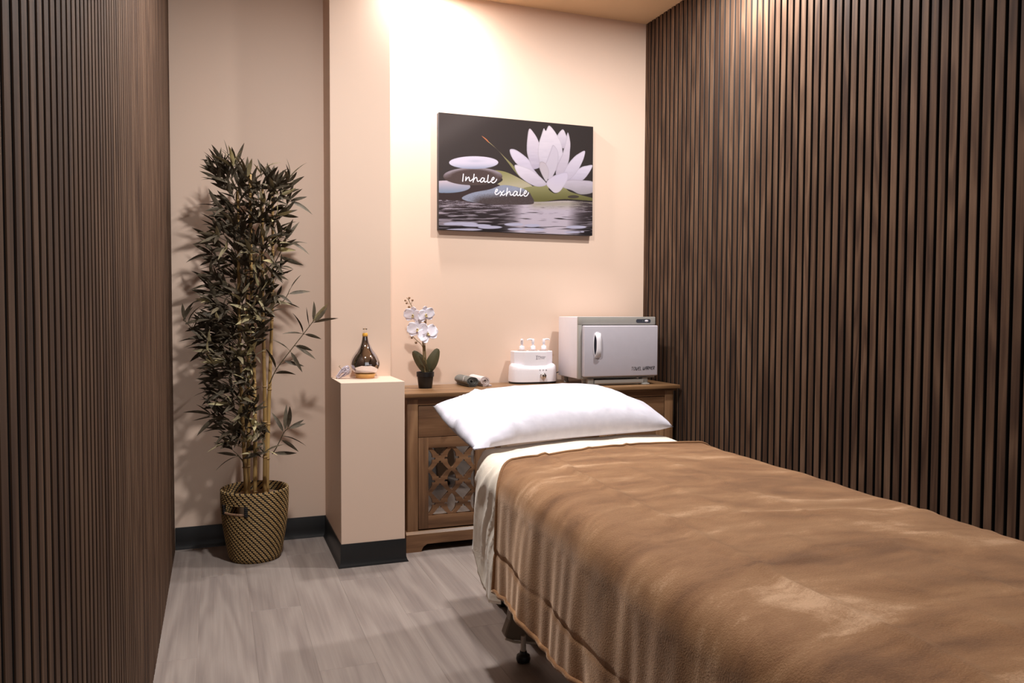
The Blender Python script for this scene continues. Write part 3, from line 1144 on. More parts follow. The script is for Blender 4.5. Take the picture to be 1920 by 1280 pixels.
# ------------------------------------------------------------------ canvas print
CVX0, CVX1, CVZ0, CVZ1 = 1.061, 1.925, 1.520, 2.108
CVY = YB - 0.036
CV = thing('canvas_print', 'wide canvas print of white lotus and stacked stones reading Inhale exhale', 'canvas print', (CVX0, YB - 0.001, CVZ0))
cw, chh = CVX1 - CVX0, CVZ1 - CVZ0
MB().box((0, -0.0345, 0), (cw, 0, chh), 0.002).build('stretcher', plain('canvas_edge', srgb(62, 60, 64), 0.7), CV, 40)
GW, GH = 640, 436
# points of the print are written in units of a 1674 x 1280 sketch, corners below
cTL, cTR, cBR, cBL = np.array([122, 95.]), np.array([1545, 238.]), np.array([1530, 1213.]), np.array([108, 1150.])


def paint(GW, GH):
    u_, v_ = np.meshgrid(np.linspace(0, 1, GW), np.linspace(0, 1, GH))
    Xc = (cTL[0] * (1 - u_) + cTR[0] * u_) * (1 - v_) + (cBL[0] * (1 - u_) + cBR[0] * u_) * v_
    Yc = (cTL[1] * (1 - u_) + cTR[1] * u_) * (1 - v_) + (cBL[1] * (1 - u_) + cBR[1] * u_) * v_
    rs = np.random.RandomState(3)

    def vnoise(x, y, seed):
        xi, yi = np.floor(x).astype(int), np.floor(y).astype(int)
        xf, yf = x - xi, y - yi
        xf, yf = xf * xf * (3 - 2 * xf), yf * yf * (3 - 2 * yf)
        hsh = lambda a, b_: (np.sin(a * 127.1 + b_ * 311.7 + seed * 74.7) * 43758.5453) % 1.0
        return (hsh(xi, yi) * (1 - xf) + hsh(xi + 1, yi) * xf) * (1 - yf) + (hsh(xi, yi + 1) * (1 - xf) + hsh(xi + 1, yi + 1) * xf) * yf
    img = np.zeros((GH, GW, 3))
    img[:] = (56, 48, 47)
    g = np.exp(-(((Xc - 330) * 0.6 + (Yc - 180)) / 120) ** 2) * 12 + (Xc - 800) / 1500 * -12
    img += g[..., None]

    def inside(poly, sm=True):
        P = [Vector((a, c, 0)) for a, c in poly]
        if sm:
            P = smooth_line(P, 5, True)
        px_ = np.array([p_.x for p_ in P]); py_ = np.array([p_.y for p_ in P])
        m_ = np.zeros(Xc.shape, bool)
        k = len(px_) - 1
        for i in range(len(px_)):
            if py_[i] != py_[k]:
                c_ = ((py_[i] > Yc) != (py_[k] > Yc)) & (Xc < (px_[k] - px_[i]) * (Yc - py_[i]) / (py_[k] - py_[i]) + px_[i])
                m_ ^= c_
            k = i
        return m_

    def fill(m_, c0, c1=None, t=None):
        c0 = np.array(c0, float)
        if c1 is None:
            img[m_] = c0
        else:
            tt = np.clip(t, 0, 1)[..., None]
            img[m_] = (c0 * (1 - tt) + np.array(c1, float) * tt)[m_]

    # leaves
    fill(inside([(500, 312), (600, 400), (690, 490), (790, 590), (850, 690), (790, 630), (730, 550), (640, 440), (560, 370)]), (176, 160, 118), (126, 124, 84), (Yc - 330) / 330)
    fill(inside([(495, 308), (540, 340), (560, 372), (520, 335)]), (200, 120, 80))
    fill(inside([(590, 622), (700, 632), (830, 690), (960, 770), (870, 785), (760, 765), (630, 750), (680, 700)]), (150, 145, 98), (186, 176, 150), (Yc - 625) / 130 + (Xc - 800) / 900)
    fill(inside([(870, 780), (1090, 755), (1110, 800), (1180, 832), (1250, 775), (1310, 815), (1430, 850), (1545, 880), (1545, 900), (1250, 882), (970, 908), (935, 830)]), (150, 146, 104), (104, 100, 58), (Yc - 760) / 130)
    # petals, back to front
    PET = [
        ([(930, 248), (975, 290), (1010, 350), (1028, 420), (1015, 500), (1040, 580), (960, 610), (925, 530), (905, 450), (910, 340)], (226, 214, 228), (200, 190, 212)),
        ([(1245, 257), (1275, 300), (1285, 350), (1250, 430), (1205, 350), (1195, 310)], (226, 216, 230), (205, 195, 214)),
        ([(750, 432), (800, 435), (870, 480), (925, 530), (960, 600), (1040, 700), (1060, 760), (960, 700), (850, 600), (790, 540), (755, 480)], (222, 212, 232), (196, 186, 210)),
        ([(1535, 583), (1500, 650), (1440, 712), (1360, 735), (1290, 715), (1330, 660), (1420, 600), (1480, 585)], (224, 215, 234), (196, 186, 208)),
        ([(1290, 712), (1440, 715), (1545, 735), (1545, 820), (1420, 842), (1330, 805), (1240, 770)], (200, 190, 206), (170, 162, 168)),
        ([(1115, 222), (1160, 262), (1210, 340), (1240, 420), (1240, 520), (1200, 600), (1120, 660), (1040, 600), (1010, 500), (1012, 400), (1045, 300), (1066, 246), (1085, 268)], (232, 222, 234), (206, 196, 216)),
        ([(1295, 285), (1318, 370), (1315, 450), (1300, 550), (1250, 650), (1180, 665), (1190, 580), (1240, 480), (1270, 380)], (220, 209, 224), (206, 194, 212)),
        ([(1460, 452), (1455, 500), (1430, 560), (1380, 640), (1300, 712), (1235, 690), (1280, 590), (1350, 510), (1410, 470)], (224, 214, 232), (206, 196, 216)),
        ([(1155, 395), (1200, 460), (1197, 560), (1160, 655), (1110, 705), (1050, 630), (1090, 540), (1130, 440)], (206, 196, 212), (214, 204, 220)),
        ([(790, 575), (850, 580), (950, 620), (1040, 690), (1088, 750), (1000, 768), (900, 725), (820, 655)], (228, 218, 234), (206, 196, 214)),
        ([(1030, 545), (1080, 560), (1112, 640), (1090, 720), (1060, 690), (1020, 600)], (196, 184, 194), (214, 204, 216)),
        ([(1280, 640), (1292, 700), (1250, 770), (1210, 815), (1165, 825), (1120, 790), (1085, 745), (1110, 700), (1180, 662)], (208, 198, 220), (226, 216, 230)),
    ]
    for poly, ca, cb_ in PET:
        m_ = inside(poly)
        ys_ = [p_[1] for p_ in poly]
        tt = (Yc - min(ys_)) / (max(ys_) - min(ys_)) + 0.15 * (vnoise(Xc / 60, Yc / 14, 5) - 0.5)
        fill(m_, ca, np.array(cb_) * 0.93, np.clip(tt, 0, 1) ** 1.3)
        er = m_.copy()
        for dx_, dy_ in ((4, 0), (-4, 0), (0, 4), (0, -4), (7, 0), (0, 7)):
            er &= np.roll(np.roll(m_, dx_, 1), dy_, 0)
        ed = m_ & ~er
        img[ed] = img[ed] * 0.92
    # stones
    el = lambda cx_, cy__, rx_, ry_: ((Xc - cx_) / rx_) ** 2 + ((Yc - cy__) / ry_) ** 2
    base_m = (Yc > 790) & (Yc < 905) & (Xc < 640)
    fill(base_m, (62, 48, 48))
    fill(inside([(160, 700), (390, 760), (640, 745), (720, 800), (640, 900), (108, 900), (100, 780)], False), (62, 48, 48))
    e3 = el(180, 765, 208, 56)
    fill(e3 < 1, (206, 192, 206), (132, 146, 172), (Yc - 720) / 95)
    e2 = el(415, 672, 262, 80)
    edge2 = np.clip((np.sqrt(e2) - 0.70) / 0.22, 0, 1) * np.clip((690 - Yc) / 50, 0, 1)
    fill(e2 < 1, (84, 68, 66), (158, 146, 156), edge2 + 0.1 * (vnoise(Xc / 8, Yc / 8, 2) - 0.5))
    e1 = el(423, 548, 218, 57)
    fill(e1 < 1, (222, 214, 234), (150, 158, 186), np.clip((Yc - 545) / 62, 0, 1) ** 1.5 + np.exp(-el(440, 535, 70, 14)) * 0.28)
    m4 = inside([(312, 872), (400, 822), (560, 790), (680, 752), (800, 768), (900, 800), (950, 860), (968, 905), (930, 928), (700, 928), (450, 912)])
    tt = np.clip((Yc - (835 - (Xc - 400) * 0.10)) / 60, 0, 1) * np.clip((Xc - 360) / 120, 0, 1)
    fill(m4, (150, 156, 178), (78, 66, 66), tt + 0.25 * (vnoise(Xc / 7, Yc / 6, 8) - 0.5))
    # water
    wat = Yc > 893 + (Xc - 500) * 0.012 - 6 * np.sin(Xc / 90)
    wat &= ~m4
    d_ = np.clip((Yc - 890) / 300, 0, 1)
    wv = vnoise(Xc / (60 + 160 * d_), (Yc + 8 * np.sin(Xc / 70)) / (7 + 12 * d_), 1) * 0.6 + vnoise(Xc / (30 + 90 * d_), Yc / (4 + 7 * d_) + Xc / 400, 9) * 0.4
    dark = np.array((66, 54, 58.)) * (1 - d_[..., None] * 0.55)
    lite = np.array((204, 192, 208.))
    k1 = np.clip((wv - 0.57) / 0.09, 0, 1) * (0.9 - 0.45 * d_)
    lot = np.exp(-((Xc - 1090 + 40 * d_) / 300) ** 4)
    k2 = np.clip((wv - 0.10 - 0.26 * d_ * (vnoise(Xc / 80, Yc / 9, 4))) / 0.14, 0, 1) * np.clip(lot * 1.3, 0, 1) * 0.95
    lf = np.clip(1 - np.abs(Yc - 925) / 60, 0, 1) * np.clip((Xc - 900) / 80, 0, 1)
    lite2 = lite * (1 - lf[..., None] * 0.5) + np.array((150, 144, 100.)) * lf[..., None] * 0.5
    kk = np.clip(np.maximum(k1, k2), 0, 1)[..., None]
    w_img = dark * (1 - kk) + lite2 * kk
    for cx_, cy__, rx_, ry_ in ((300, 1098, 150, 15), (560, 1132, 110, 14), (440, 1115, 130, 12), (330, 1153, 160, 10), (780, 1107, 90, 14), (790, 1150, 70, 10), (950, 1118, 75, 15), (970, 1155, 95, 14), (1370, 1135, 100, 14), (1335, 1180, 80, 9), (1430, 1178, 20, 6), (230, 1105, 80, 8)):
        q_ = np.clip((1.15 - el(cx_, cy__, rx_, ry_)) / 0.3, 0, 1)[..., None]
        w_img = w_img * (1 - q_) + np.array((186, 184, 210.)) * q_
    img[wat] = w_img[wat]
    sl = el(1345, 862, 55, 14)
    img[sl < 1] = (70, 62, 54)
    return np.clip(img, 0, 255)


SS = 2
pic = paint(GW * SS, GH * SS).reshape(GH, SS, GW, SS, 3).mean((1, 3)) / 255.0
pic = pic * 0.86
pic = np.where(pic <= 0.04045, pic / 12.92, ((pic + 0.055) / 1.055) ** 2.4)
gx, gz = np.meshgrid(np.linspace(0.001, cw - 0.001, GW), np.linspace(chh - 0.001, 0.001, GH))
co = np.stack([gx, np.full_like(gx, -0.0352), gz], -1).reshape(-1, 3)
idx = np.arange(GW * GH).reshape(GH, GW)
quads = np.stack([idx[:-1, :-1], idx[1:, :-1], idx[1:, 1:], idx[:-1, 1:]], -1).reshape(-1, 4)
me = bpy.data.meshes.new('printed_face')
me.vertices.add(len(co)); me.vertices.foreach_set('co', co.ravel())
me.loops.add(quads.size); me.loops.foreach_set('vertex_index', quads.ravel())
me.polygons.add(len(quads)); me.polygons.foreach_set('loop_start', np.arange(0, quads.size, 4)); me.polygons.foreach_set('loop_total', np.full(len(quads), 4))
me.update(calc_edges=True)
at = me.attributes.new('print', 'FLOAT_COLOR', 'POINT')
at.data.foreach_set('color', np.concatenate([pic.reshape(-1, 3), np.ones((GW * GH, 1))], 1).astype(np.float32).ravel())
tm = NT('canvas_print')
an = tm.n('ShaderNodeAttribute', attribute_name='print')
tm.base(an.outputs['Color'])
tm.set(Roughness=0.7)
tm.b.inputs['Specular IOR Level'].default_value = 0.15
tm.bump(tm.noise(tm.coords(), 700, 2), 0.1, 0.001)
me.materials.append(tm.m)
pf = link('printed_face', me, CV)

HAND = [  # the handwriting, traced in a close-up of the print
    [[(215, 285), (205, 370), (195, 455)],
     [(272, 352), (264, 440)], [(264, 440), (300, 385), (335, 358), (347, 390), (350, 432), (372, 448), (405, 425), (432, 400)],
     [(460, 290), (448, 380), (435, 475)], [(440, 440), (475, 385), (510, 365), (526, 400), (530, 445), (555, 458), (600, 430)],
     [(690, 390), (650, 375), (612, 420), (606, 465), (640, 474), (682, 430), (698, 388)], [(698, 388), (690, 440), (708, 476), (748, 455)],
     [(790, 312), (780, 380), (771, 440), (784, 484), (815, 478), (848, 452)],
     [(850, 450), (900, 420), (926, 385), (906, 364), (874, 400), (860, 450), (882, 490), (922, 488), (965, 450), (985, 410)]],
    [[(938, 722), (985, 690), (1002, 655), (980, 640), (955, 680), (945, 730), (966, 766), (1005, 758), (1050, 716)],
     [(1062, 690), (1086, 720), (1110, 770), (1145, 782), (1190, 750)], [(1152, 680), (1105, 735), (1065, 800)],
     [(1236, 618), (1222, 710), (1210, 800)], [(1215, 770), (1250, 720), (1285, 694), (1300, 730), (1305, 776), (1332, 782), (1375, 755)],
     [(1458, 705), (1420, 694), (1382, 740), (1378, 786), (1410, 796), (1452, 755), (1472, 708)], [(1472, 708), (1465, 760), (1482, 796), (1520, 778)],
     [(1556, 628), (1548, 700), (1537, 760), (1550, 802), (1580, 794), (1610, 770)],
     [(1610, 770), (1668, 740), (1692, 700), (1670, 680), (1640, 720), (1626, 765), (1646, 806), (1690, 804), (1726, 765), (1740, 730)]],
]


def sketch_to_uv(x_, y_):
    u0, v0 = 0.5, 0.5
    for _ in range(12):
        p_ = (cTL * (1 - u0) + cTR * u0) * (1 - v0) + (cBL * (1 - u0) + cBR * u0) * v0
        du = (cTR - cTL) * (1 - v0) + (cBR - cBL) * v0
        dv = (cBL - cTL) * (1 - u0) + (cBR - cTR) * u0
        s_ = np.linalg.solve(np.array([du, dv]).T, np.array([x_, y_]) - p_)
        u0, v0 = u0 + s_[0], v0 + s_[1]
    return u0, v0


M_WINK = plain('white_ink', srgb(238, 232, 242), 0.6)
for word in HAND:
    lt = MB()
    for st in word:
        q = []
        for p_ in smooth_line([Vector((a, c, 0)) for a, c in st], 5):
            u0, v0 = sketch_to_uv((p_.x / 12.8 + 50) * 4.923, (p_.y / 12.8 + 110) * 4.923)
            q.append((u0 * cw, (1 - v0) * chh))
        ribbon(lt, q, 0.0050, lambda a, c: (a, -0.0357, c))
    lt.build('lettering', M_WINK, CV)

# ------------------------------------------------------------------ woven basket
BX, BY = 0.156, 3.708
BK = thing('planter_basket', 'tapered tan and black woven basket on the floor in the alcove corner', 'basket', (BX, BY, 0))
NS, NR = 108, 36
bz = [0.312 * i / NR for i in range(NR + 1)]


def brad(z):
    t = z / 0.312
    return 0.108 + 0.036 * math.sin(min(1, t * 1.08) * PI / 2) ** 1.0 - 0.006 * max(0, 0.06 - t) / 0.06


HA, HW = R(229), R(24)                       # handle opening: angle and half width
def basket(out_sign):
    mb = MB()
    for i in range(NR):
        za, zb = bz[i], bz[i + 1]
        for j in range(NS):
            a0, a1 = 2 * PI * j / NS, 2 * PI * (j + 1) / NS
            am = (a0 + a1) / 2
            if out_sign and abs((am - HA + PI) % (2 * PI) - PI) < HW and 0.226 < (za + zb) / 2 < 0.256:
                continue
            if not out_sign and abs((am - HA + PI) % (2 * PI) - PI) < HW and 0.226 < (za + zb) / 2 < 0.256:
                continue
            dk = ((j + i) % 3 == 0)
            ru = brad((za + zb) / 2)
            if out_sign:
                bulge = 0.0030 if not dk else 0.0014
                rs_ = [(ru - 0.001, za), (ru + bulge, za + (zb - za) * 0.3), (ru + bulge, za + (zb - za) * 0.72), (ru - 0.001, zb)]
            else:
                rs_ = [(ru - 0.007, za), (ru - 0.0095, (za + zb) / 2), (ru - 0.007, zb)]
            vs = []
            sl_ = -1.0 * (a1 - a0)
            for kk, (r_, z_) in enumerate(rs_):
                sh = sl_ * (z_ - za) / (zb - za) - sl_ / 2
                for a in (a0 + sh, a1 + sh):
                    vs.append((r_ * math.cos(a), r_ * math.sin(a), z_))
            fs = [(2 * k_, 2 * k_ + 1, 2 * k_ + 3, 2 * k_ + 2) for k_ in range(len(rs_) - 1)]
            mb.add(vs, fs, 1 if dk else 0)
    return mb


ba = basket(1)
ba.lathe([(1e-4, 0.003), (0.10, 0.003)], NS, (0, 0, 0), 1)
ba.build('woven_wall', [M_STRAW, M_STRAWD], BK, 180)
basket(0).build('woven_lining', [M_STRAW, M_STRAWD], BK, 180)
rim = MB()
for j in range(NS):
    a0, a1 = 2 * PI * (j + 0.05) / NS, 2 * PI * (j + 0.95) / NS
    rim.tube([((brad(0.312) - 0.003) * math.cos(a), (brad(0.312) - 0.003) * math.sin(a), 0.313) for a in (a0, (a0 + a1) / 2, a1)], [0.0045, 0.0056, 0.0045], 6, 1 if j % 3 == 0 else 0)
rim.build('rim', [M_STRAW, M_STRAWD], BK, 180)
hd = MB()
zr = 0.2255
pts = [((brad(zr) + 0.001) * math.cos(HA - HW + 2 * HW * i / 14), (brad(zr) + 0.001) * math.sin(HA - HW + 2 * HW * i / 14), zr) for i in range(15)]
hd.tube(pts, 0.005, 8)
hd.build('handle', plain('handle_wrap', srgb(150, 116, 92), 0.6, vary=0.3, scale=120), BK, 180)
for a in (HA - HW, HA + HW):
    hd = MB()
    for k in range(5):
        z_ = 0.222 + 0.0085 * k
        hd.tube([((brad(z_) + 0.0035) * math.cos(a + da), (brad(z_) + 0.0035) * math.sin(a + da), z_) for da in (-0.05, -0.02, 0.02, 0.05)], 0.0052, 8)
    hd.build('handle_binding', M_STRAWD, BK, 180)

# ------------------------------------------------------------------ artificial bamboo
BP = thing('bamboo_plant', 'tall artificial bamboo with dark leaves and tan canes standing in woven basket', 'plant', (BX, BY, 0.012))
MB().lathe([(0.075, 0.0), (0.09, 0.26), (0.094, 0.262), (0.096, 0.27), (0.090, 0.27), (0.086, 0.25)], 32, (0.012, 0.012, 0)).build('nursery_pot', M_CARD, BP, 40)
MB().lathe([(1e-4, 0.25), (0.05, 0.248), (0.086, 0.245)], 24, (0.012, 0.012, 0)).build('soil', M_SOIL, BP)
rb = random.Random(21)
S_ = 422.0


def bl(px_, py_, d=0.0):                      # plant-local point for a spot seen at this height and width
    return Vector(((px_ - 480) / S_ * 0.985, d, (1047 - py_) / S_ - 0.012))


canes = []
for (xb, yb_, xt, yt, d0, d1) in ((461, 935, 452, 360, -0.03, -0.02), (478, 935, 478, 330, -0.035, -0.05), (497, 935, 500, 345, -0.03, -0.03), (507, 930, 517, 350, 0.0, 0.01), (470, 925, 466, 400, 0.03, 0.04)):
    a, b_ = bl(xb, yb_, d0), bl(xt, yt, d1)
    base_pt = Vector((a.x * 0.9, a.y, 0.235))
    pts, rads = [], []
    N = 22
    for i in range(N + 1):
        t = i / N
        p_ = base_pt.lerp(b_, t)
        p_.x += 0.006 * math.sin(t * 5 + xb)
        pts.append(p_)
        rads.append(0.0098 * (1 - 0.45 * t))
    c = MB().tube(pts, rads, 10).build('cane', M_CANE, BP, 180)
    off = rb.uniform(0, 0.5)
    for k in range(9):
        f_ = (k + off) / 9 * N
        i = int(f_)
        p_ = pts[i].lerp(pts[min(i + 1, N)], f_ - i)
        r_ = rads[i]
        MB().lathe([(r_ * 0.98, -0.004), (r_ * 1.22, -0.0015), (r_ * 1.22, 0.0015), (r_ * 0.98, 0.004)], 10, p_).build('cane_node', M_NODE, c, 180)
    canes.append(pts)

leaf_meshes = []
for k in range(6):
    L = [0.082, 0.094, 0.076, 0.088, 0.068, 0.100][k]
    wid = [0.0165, 0.018, 0.016, 0.0165, 0.015, 0.019][k]
    droop = [0.012, 0.026, -0.008, 0.034, 0.006, 0.020][k]
    curl = [0.004, 0.012, -0.012, 0.006, 0.005, -0.014][k]
    lm = MB()

    def fn(i, j, L=L, wid=wid, droop=droop, curl=curl):
        t = j / 6
        s_ = i - 1
        w_ = wid * (math.sin(PI * min(1, 0.07 + 0.93 * t ** 0.8)) ** 0.8) if j < 6 else 0.0004
        return (L * t, s_ * w_ / 2 + curl * t * t, -droop * t * t + abs(s_) * w_ * 0.16)
    lm.grid(3, 7, fn)
    leaf_meshes.append(lm.mesh('leaf', M_LEAF, 180))

leaves = []                                  # (matrix, mesh index)
twigs = []


def orient(d, rollv=0.0):
    d = d.normalized()
    upg = Vector((0, 0, 1))
    if abs(d.dot(upg)) > 0.97:
        upg = Vector((0, -1, 0))
    yv = upg.cross(d).normalized()
    zv = d.cross(yv)
    M = Matrix((d, yv, zv)).transposed().to_4x4()
    return M @ Matrix.Rotation(rollv, 4, 'X')


def put_leaf(p_, d, sc=1.0):
    d = d.normalized()
    end = p_ + d * 0.1 * sc
    # keep clear of the alcove walls and out of the basket
    if BY + end.y > YB - 0.012 or BY + p_.y > YB - 0.012:
        d.y = -abs(d.y) * 0.6 - 0.1
    if BX + end.x < XL + 0.006 and p_.z + d.z * 0.1 < 3:
        d.x = abs(d.x) * 0.3
    if p_.z < 0.36 and d.z < 0.1:
        d.z = 0.25
    if BX + end.x > CX0 - 0.006 and BY + p_.y > LY - 0.14 and not (p_.y < -0.3):
        if BX + end.x > CX0 + 0.004:
            d.x *= 0.4
    M = Matrix.Translation(p_) @ orient(d, rb.uniform(-1.5, 1.5)) @ Matrix.Scale(sc, 4)
    leaves.append((M, rb.randrange(6)))


def spray(node, outd, nl, spread=1.0, sc=1.0):
    """a fan of leaves about a twig end"""
    outd = outd.normalized()
    sv = outd.orthogonal().normalized()
    s2 = outd.cross(sv)
    for i in range(nl):
        a = 2 * PI * i / nl + rb.uniform(-0.5, 0.5)
        k = rb.uniform(0.25, 0.95) * spread
        d = outd + (sv * math.cos(a) + s2 * math.sin(a)) * k + Vector((0, 0, rb.uniform(-0.15, 0.35)))
        put_leaf(node + outd * rb.uniform(-0.025, 0.01), d, sc * rb.uniform(0.82, 1.12))


def twig(pts, r=0.0018):
    twigs.append((smooth_line(pts, 4), r))


# dense column of foliage: levels down the canes, (y level, x-left, x-right, sprays)
LEVELS = [(322, 418, 450, 3), (338, 418, 545, 4), (352, 425, 540, 5), (375, 425, 530, 5), (398, 420, 535, 5), (420, 415, 530, 6), (445, 412, 535, 6), (470, 408, 535, 6), (495, 410, 530, 6),
          (520, 405, 528, 6), (545, 402, 520, 6), (570, 400, 510, 6), (595, 398, 505, 6), (615, 395, 500, 6), (635, 392, 495, 6), (655, 392, 482, 5), (675, 400, 475, 5), (697, 402, 472, 4),
          (722, 405, 478, 4), (745, 408, 476, 4), (770, 410, 480, 4), (795, 415, 496, 4), (815, 425, 500, 3), (835, 432, 500, 2)]
for (yy, xa_, xb_, ns) in LEVELS:
    ns = int(ns * 2.3 + 0.5)
    for k in range(ns):
        fx = xa_ + (xb_ - xa_) * (k + rb.uniform(0.1, 0.9)) / ns
        node = bl(fx, yy + rb.uniform(-9, 9), rb.uniform(-0.13, 0.075))
        cpts = min(canes, key=lambda c_: min((Vector((q.x - node.x, (q.y - node.y) * 0.5, q.z - node.z))).length for q in c_))
        q = min(cpts, key=lambda q_: abs(q_.z - (node.z - 0.05)))
        if (q - node).length < 0.30:
            mid = q.lerp(node, 0.5) + Vector((0, 0, 0.004))
            twig([q, mid, node], 0.0015)
        if k >= int(ns * 0.72):
            node.y = rb.uniform(-0.13, -0.08)
        o_ = Vector((node.x - q.x, node.y - q.y, 0))
        o_ = o_ * 6 + Vector((rb.uniform(-0.25, 0.25) + (0.35 if fx > 500 else -0.35 if fx < 440 else 0), rb.uniform(-0.7, 0.0), rb.uniform(0.0, 0.55)))
        if yy < 345:
            o_ += Vector((0, 0, 1.6))
        spray(node, o_, rb.choice((4, 5, 5, 6)), 0.95)
# tips at the top
for (px_, py_, dx) in ((425, 325, -0.15), (445, 330, 0.2), (412, 330, -0.7), (520, 340, 0.1), (532, 345, 0.45), (510, 345, -0.2), (478, 352, 0.1), (460, 345, 0.5)):
    spray(bl(px_, py_, rb.uniform(-0.06, 0.02)), Vector((dx, -0.15, 1)), 5, 0.5)
# long outlying branches
BR = [
    ([(466, 690), (425, 655), (385, 625), (362, 600)], -0.02, -0.10, [(362, 600, -0.2, 0.9), (350, 592, -1, 0.5), (372, 600, 0.3, 1), (372, 615, -0.8, -0.2), (385, 640, -1, 0.1), (382, 648, -0.9, -0.5), (400, 640, -0.4, 0.4), (366, 606, -1, 0.1), (378, 622, -0.9, 0.5), (390, 632, 0.2, 1), (392, 645, -1, 0.3), (372, 612, 0.6, 0.9), (360, 598, -0.7, 0.9)]),
    ([(508, 718), (520, 690), (545, 655), (575, 615), (585, 600)], -0.02, -0.12, [(585, 598, 0.2, 1), (592, 596, 1, 0.35), (578, 610, -0.1, 1), (588, 606, 1, 0.1), (566, 618, -0.6, 0.1), (556, 640, 0.5, -0.1), (556, 660, 0.5, -1), (560, 650, 0.8, -0.5), (536, 690, 0.9, 0.3), (530, 705, 0.9, 0.2), (570, 618, -0.3, 1), (584, 602, 0.7, 0.9), (574, 622, 1, -0.2), (548, 655, -0.7, 0.6), (540, 675, 1, -0.3), (526, 695, -0.3, 0.9)]),
    ([(512, 850), (520, 835), (532, 808), (538, 800)], -0.03, -0.10, [(538, 800, 0.2, 1), (540, 798, 0.9, 0.4), (545, 795, 1, 0.25), (533, 808, -0.4, 0.9), (530, 815, 1, -0.3), (528, 822, 0.8, -0.5), (516, 850, 1, -0.1), (535, 806, 0.0, 1)]),
    ([(500, 590), (515, 575), (535, 560), (545, 540)], -0.02, -0.08, [(545, 540, 0.5, 0.8), (540, 550, 0.9, 0.2), (530, 565, 0.9, -0.2)]),
    ([(515, 420), (535, 395), (545, 375)], 0.0, -0.05, [(545, 375, 0.9, 0.2), (545, 375, 0.7, -0.2), (540, 380, 0.2, 1), (545, 370, 0.6, 0.7)]),
    ([(515, 500), (530, 470), (538, 450)], 0.0, -0.07, [(540, 455, 1, 0.1), (540, 452, 0.9, -0.3), (535, 450, 0.2, 1), (538, 448, 0.5, 0.9), (530, 475, 0.9, -0.4)]),
    ([(455, 480), (430, 462), (412, 455)], -0.02, -0.07, [(412, 455, -1, 0.3), (410, 450, -0.9, 0.6), (415, 460, -1, -0.1), (420, 450, -0.3, 1)]),
    ([(455, 560), (428, 545), (410, 535)], -0.02, -0.08, [(410, 535, -0.9, 0.5), (408, 530, -0.8, 0.8), (412, 540, -1, 0.1), (420, 545, -1, -0.2)]),
    ([(460, 800), (430, 780), (405, 770)], -0.02, -0.08, [(405, 770, -1, 0.4), (400, 766, -0.8, 0.7), (410, 775, -1, -0.2), (415, 778, -0.8, -0.5), (420, 768, -0.4, 0.9)]),
    ([(462, 880), (458, 860), (448, 845)], -0.03, -0.07, [(448, 850, -1, -0.3), (452, 845, -1, 0.3), (460, 850, 1, 0.4)]),
]
for pts, d0, d1, lv in BR:
    m = len(pts)
    twig([bl(a, c, d0 + (d1 - d0) * i / (m - 1)) for i, (a, c) in enumerate(pts)], 0.0024)
    line = twigs[-1][0]
    for (a, c, dx, dz) in lv:
        tgt = bl(a, c, d1)
        near = min(line, key=lambda q_: (q_.x - tgt.x) ** 2 + (q_.z - tgt.z) ** 2)
        d = Vector((dx, rb.uniform(-0.35, 0.1), dz))
        node = near + d.normalized() * 0.012
        twig([near, near + d.normalized() * 0.006, node], 0.0012)
        put_leaf(node - d.normalized() * 0.002, d, 1.05)

# nearest leaves one by one, the hidden remainder joined
leaves.sort(key=lambda q: q[0].translation.y)
for M, k in leaves[:298]:
    o = link('leaf', leaf_meshes[k], BP)
    o.matrix_local = M
rest = MB()
for M, k in leaves[298:]:
    src = leaf_meshes[k]
    rest.add([M @ v.co for v in src.vertices], [tuple(p_.vertices) for p_ in src.polygons])
st_ = rest.build('foliage', M_LEAF, BP, 180)
st_['kind'] = 'stuff'
tw_mb = MB()
for pts, r in twigs:
    tw_mb.tube(pts, [r * (1 - 0.4 * i / len(pts)) for i in range(len(pts))], 5)
tws = tw_mb.build('twigs', M_TWIG, BP, 180)
tws['kind'] = 'stuff'

# ------------------------------------------------------------------ massage table and bedding
HZ = 0.652                                   # top of the table pad
BED_O = Vector((0.752, 2.365, 0))
BED_R = -0.05
BWID, BLEN = 0.775, 1.90
# local frame: x across the table, y towards the foot is negative
bedm = Matrix.Translation(BED_O) @ Matrix.Rotation(BED_R, 4, 'Z')


def bedthing(name, label, cat):
    return thing(name, label, cat, BED_O, BED_R)


MT = bedthing('massage_table', 'beige metal massage table under cream sheet and brown blanket', 'massage table')
pad = MB().prism([(0.026, -0.095), (0.09, -0.022), (BWID - 0.026, 0.13), (BWID - 0.026, -BLEN), (0.026, -BLEN)], 2, HZ - 0.085, HZ).build('table_pad', M_PAD, MT)
bv = pad.modifiers.new('bevel', 'BEVEL')
bv.width = 0.022
bv.segments = 3
MB().box((0.04, -BLEN + 0.03, HZ - 0.15), (BWID - 0.04, -0.13, HZ - 0.085), 0.004).build('frame', M_LEG, MT, 40)
cr = MB()
cr.box((0.20, 0.01, HZ - 0.045), (BWID - 0.16, 0.36, HZ - 0.02), 0.006)
cr.box((0.30, -0.05, HZ - 0.085), (0.32, 0.02, HZ - 0.045))
cr.box((BWID - 0.28, -0.05, HZ - 0.085), (BWID - 0.26, 0.02, HZ - 0.045))
cr.build('face_cradle', M_PAD, MT, 40)
